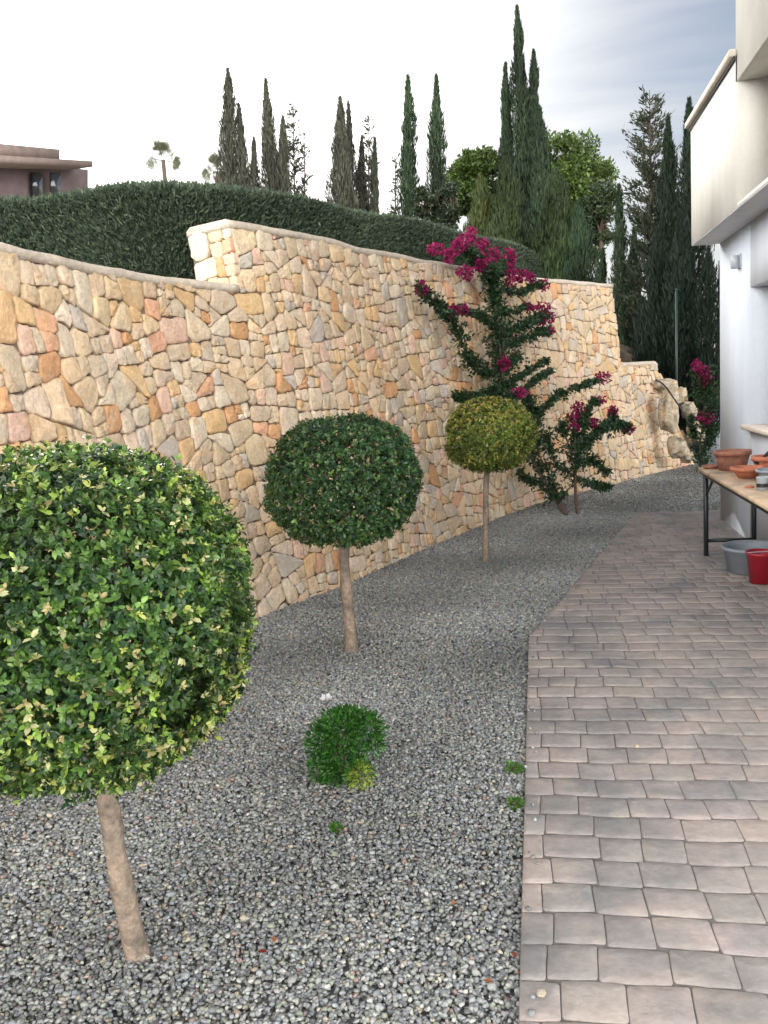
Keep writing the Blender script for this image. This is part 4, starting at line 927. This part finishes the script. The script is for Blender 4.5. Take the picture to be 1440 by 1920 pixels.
# ================================================================== little plants on the gravel
def bush(base, r, label, n, ln0, pal, w, name='bush', cat='bush', hi=None, lump=.26, lobes=None):
    t = thing(name, label, cat, tuple(base)); d = rand_unit(n); d[:, 2] = d[:, 2] * .98
    cc = np.array(base) + [0, 0, r[1] * .93]; dep = rng.random(n) ** .3 * (1 + lump * vnoise(d, 3, 5) + .05 * vnoise(d, 7, 4))
    P_ = cc + d * dep[:, None] * [r[0], r[0], r[1]]; P_[:, 2] = np.maximum(P_[:, 2], base[2] + .005)
    if lobes:
        k = rng.choice(len(lobes), n, p=np.array([l[3] ** 2 for l in lobes]) / sum(l[3] ** 2 for l in lobes)); lc = np.array([at(l[0], l[1], base[1] + l[2]) for l in lobes])[k]; lr = np.array([l[3] / F * base[1] for l in lobes])[k]
        P_ = lc + d * (dep * lr)[:, None]; P_[:, 2] = np.maximum(P_[:, 2], base[2] + .004)
    D = unit(d + rng.normal(0, .4, (n, 3)) + [0, 0, .25]); ln = ln0 * rng.uniform(.6, 1.3, n); c = pick(pal, w, n, .2)
    if hi is not None:
        k = ((P_ - np.array(hi[0])) ** 2).sum(1) < hi[1] ** 2; c[k] = pick([(.22, .32, .04), (.30, .36, .06)], [1, 1], k.sum(), .2)
    leaves('foliage', P_, D, rand_unit(n), ln, ln * .42, c, M['leaf'], t)
    b = MB()
    for k in range(9): q = cc + rand_unit(1)[0] * np.array([r[0], r[0], r[1]]) * .7; b.tube([np.array(base) + [0, 0, -.01], (np.array(base) + q) / 2 + rng.normal(0, .01, 3), q], [.005, .004, .002], 5)
    b.build('stems', M['dbark'], t)
    return t
bb = atz(642, 1462)
bush(bb, (.11, .12), 'small bright green bush growing alone in the gravel', 5200, .021, [(.035, .13, .015), (.05, .17, .02), (.025, .09, .02)], [4, 3, 3], hi=(at(677, 1456, bb[1] - .05), .05), lobes=[(640, 1372, 0, 56), (688, 1362, .02, 36), (604, 1385, 0, 36), (640, 1425, -.01, 46), (674, 1448, -.05, 31), (604, 1436, -.02, 28), (655, 1350, .04, 34), (700, 1395, 0, 22), (625, 1452, -.02, 26)])
for (x, y), r, lab in (((963, 1448), .030, 'tiny green weed at the path edge, upper of two'), ((966, 1512), .026, 'tiny green weed at the path edge, lower of two'), ((630, 1556), .016, 'tiny bright weed in the gravel below the small bush')):
    bush(atz(x, y), (r, r * .6), lab, 220, .014, [(.06, .18, .02), (.09, .22, .03)], [1, 1], 'weed', 'weed')
for (x, y), r, m, lab in (((1015, 1862), .012, 'bed', 'little dark stone lying on the near end of the path'), ((1195, 1399), .009, 'white', 'little pale stone lying mid path')):
    c = atz(x, y, .028); o = rock(c, np.array([r, r * .8, r * .6]), lab, 90); o.name = 'loose_stone'; o['category'] = 'stone'; del o['group']
# white blossom fallen behind the bush
c = atz(612, 1311, .012); t = thing('white_flower', 'small white flower lying on the gravel behind the green bush', 'flower', tuple(c))
a = np.linspace(0, 6.283, 6)[:-1]; D = np.column_stack([np.cos(a), np.sin(a) * .6, .45 + .3 * np.sin(a)]); P_ = np.tile(c, (5, 1)) + D * .004
leaves('petals', P_, D, np.tile([0, -.6, .8], (5, 1)), .030, .024, np.tile([.75, .75, .72], (5, 1)), M['petal'], t, fold=.1, mid=.6)
b = MB(); b.lathe(tuple(c + [0, 0, .001]), [(.001, .006), (.004, .004), (.004, 0)], 8); b.build('flower_centre', M['wood'], t)
# fallen dry leaves
for k, ((x, y), cc_, lab) in enumerate([((482, 1785), (.22, .03, .02), 'dark red dry leaf on the gravel right of the near trunk'), ((515, 1768), (.40, .17, .08), 'orange dry leaf right of the dark red one'), ((858, 1690), (.42, .20, .09), 'orange brown dry leaf on the gravel near the path'), ((905, 1838), (.35, .14, .06), 'rust brown dry leaf near the bottom of the gravel'), ((966, 1798), (.25, .07, .04), 'reddish dry leaf in the gravel against the path edge')]):
    c = atz(x, y, .012); o = leaves('dry_leaf', c[None], np.array([[math.cos(k * 2), math.sin(k * 2), .1]]), np.array([[0.1, 0, 1.]]), .03, .017, np.array([cc_]), M['petal'], None)
    tag(o, lab, 'leaf', 'dry leaves fallen on the gravel')
S.cycles.use_adaptive_sampling = True
S.cycles.max_bounces = 6; S.cycles.diffuse_bounces = 3; S.cycles.transparent_max_bounces = 4
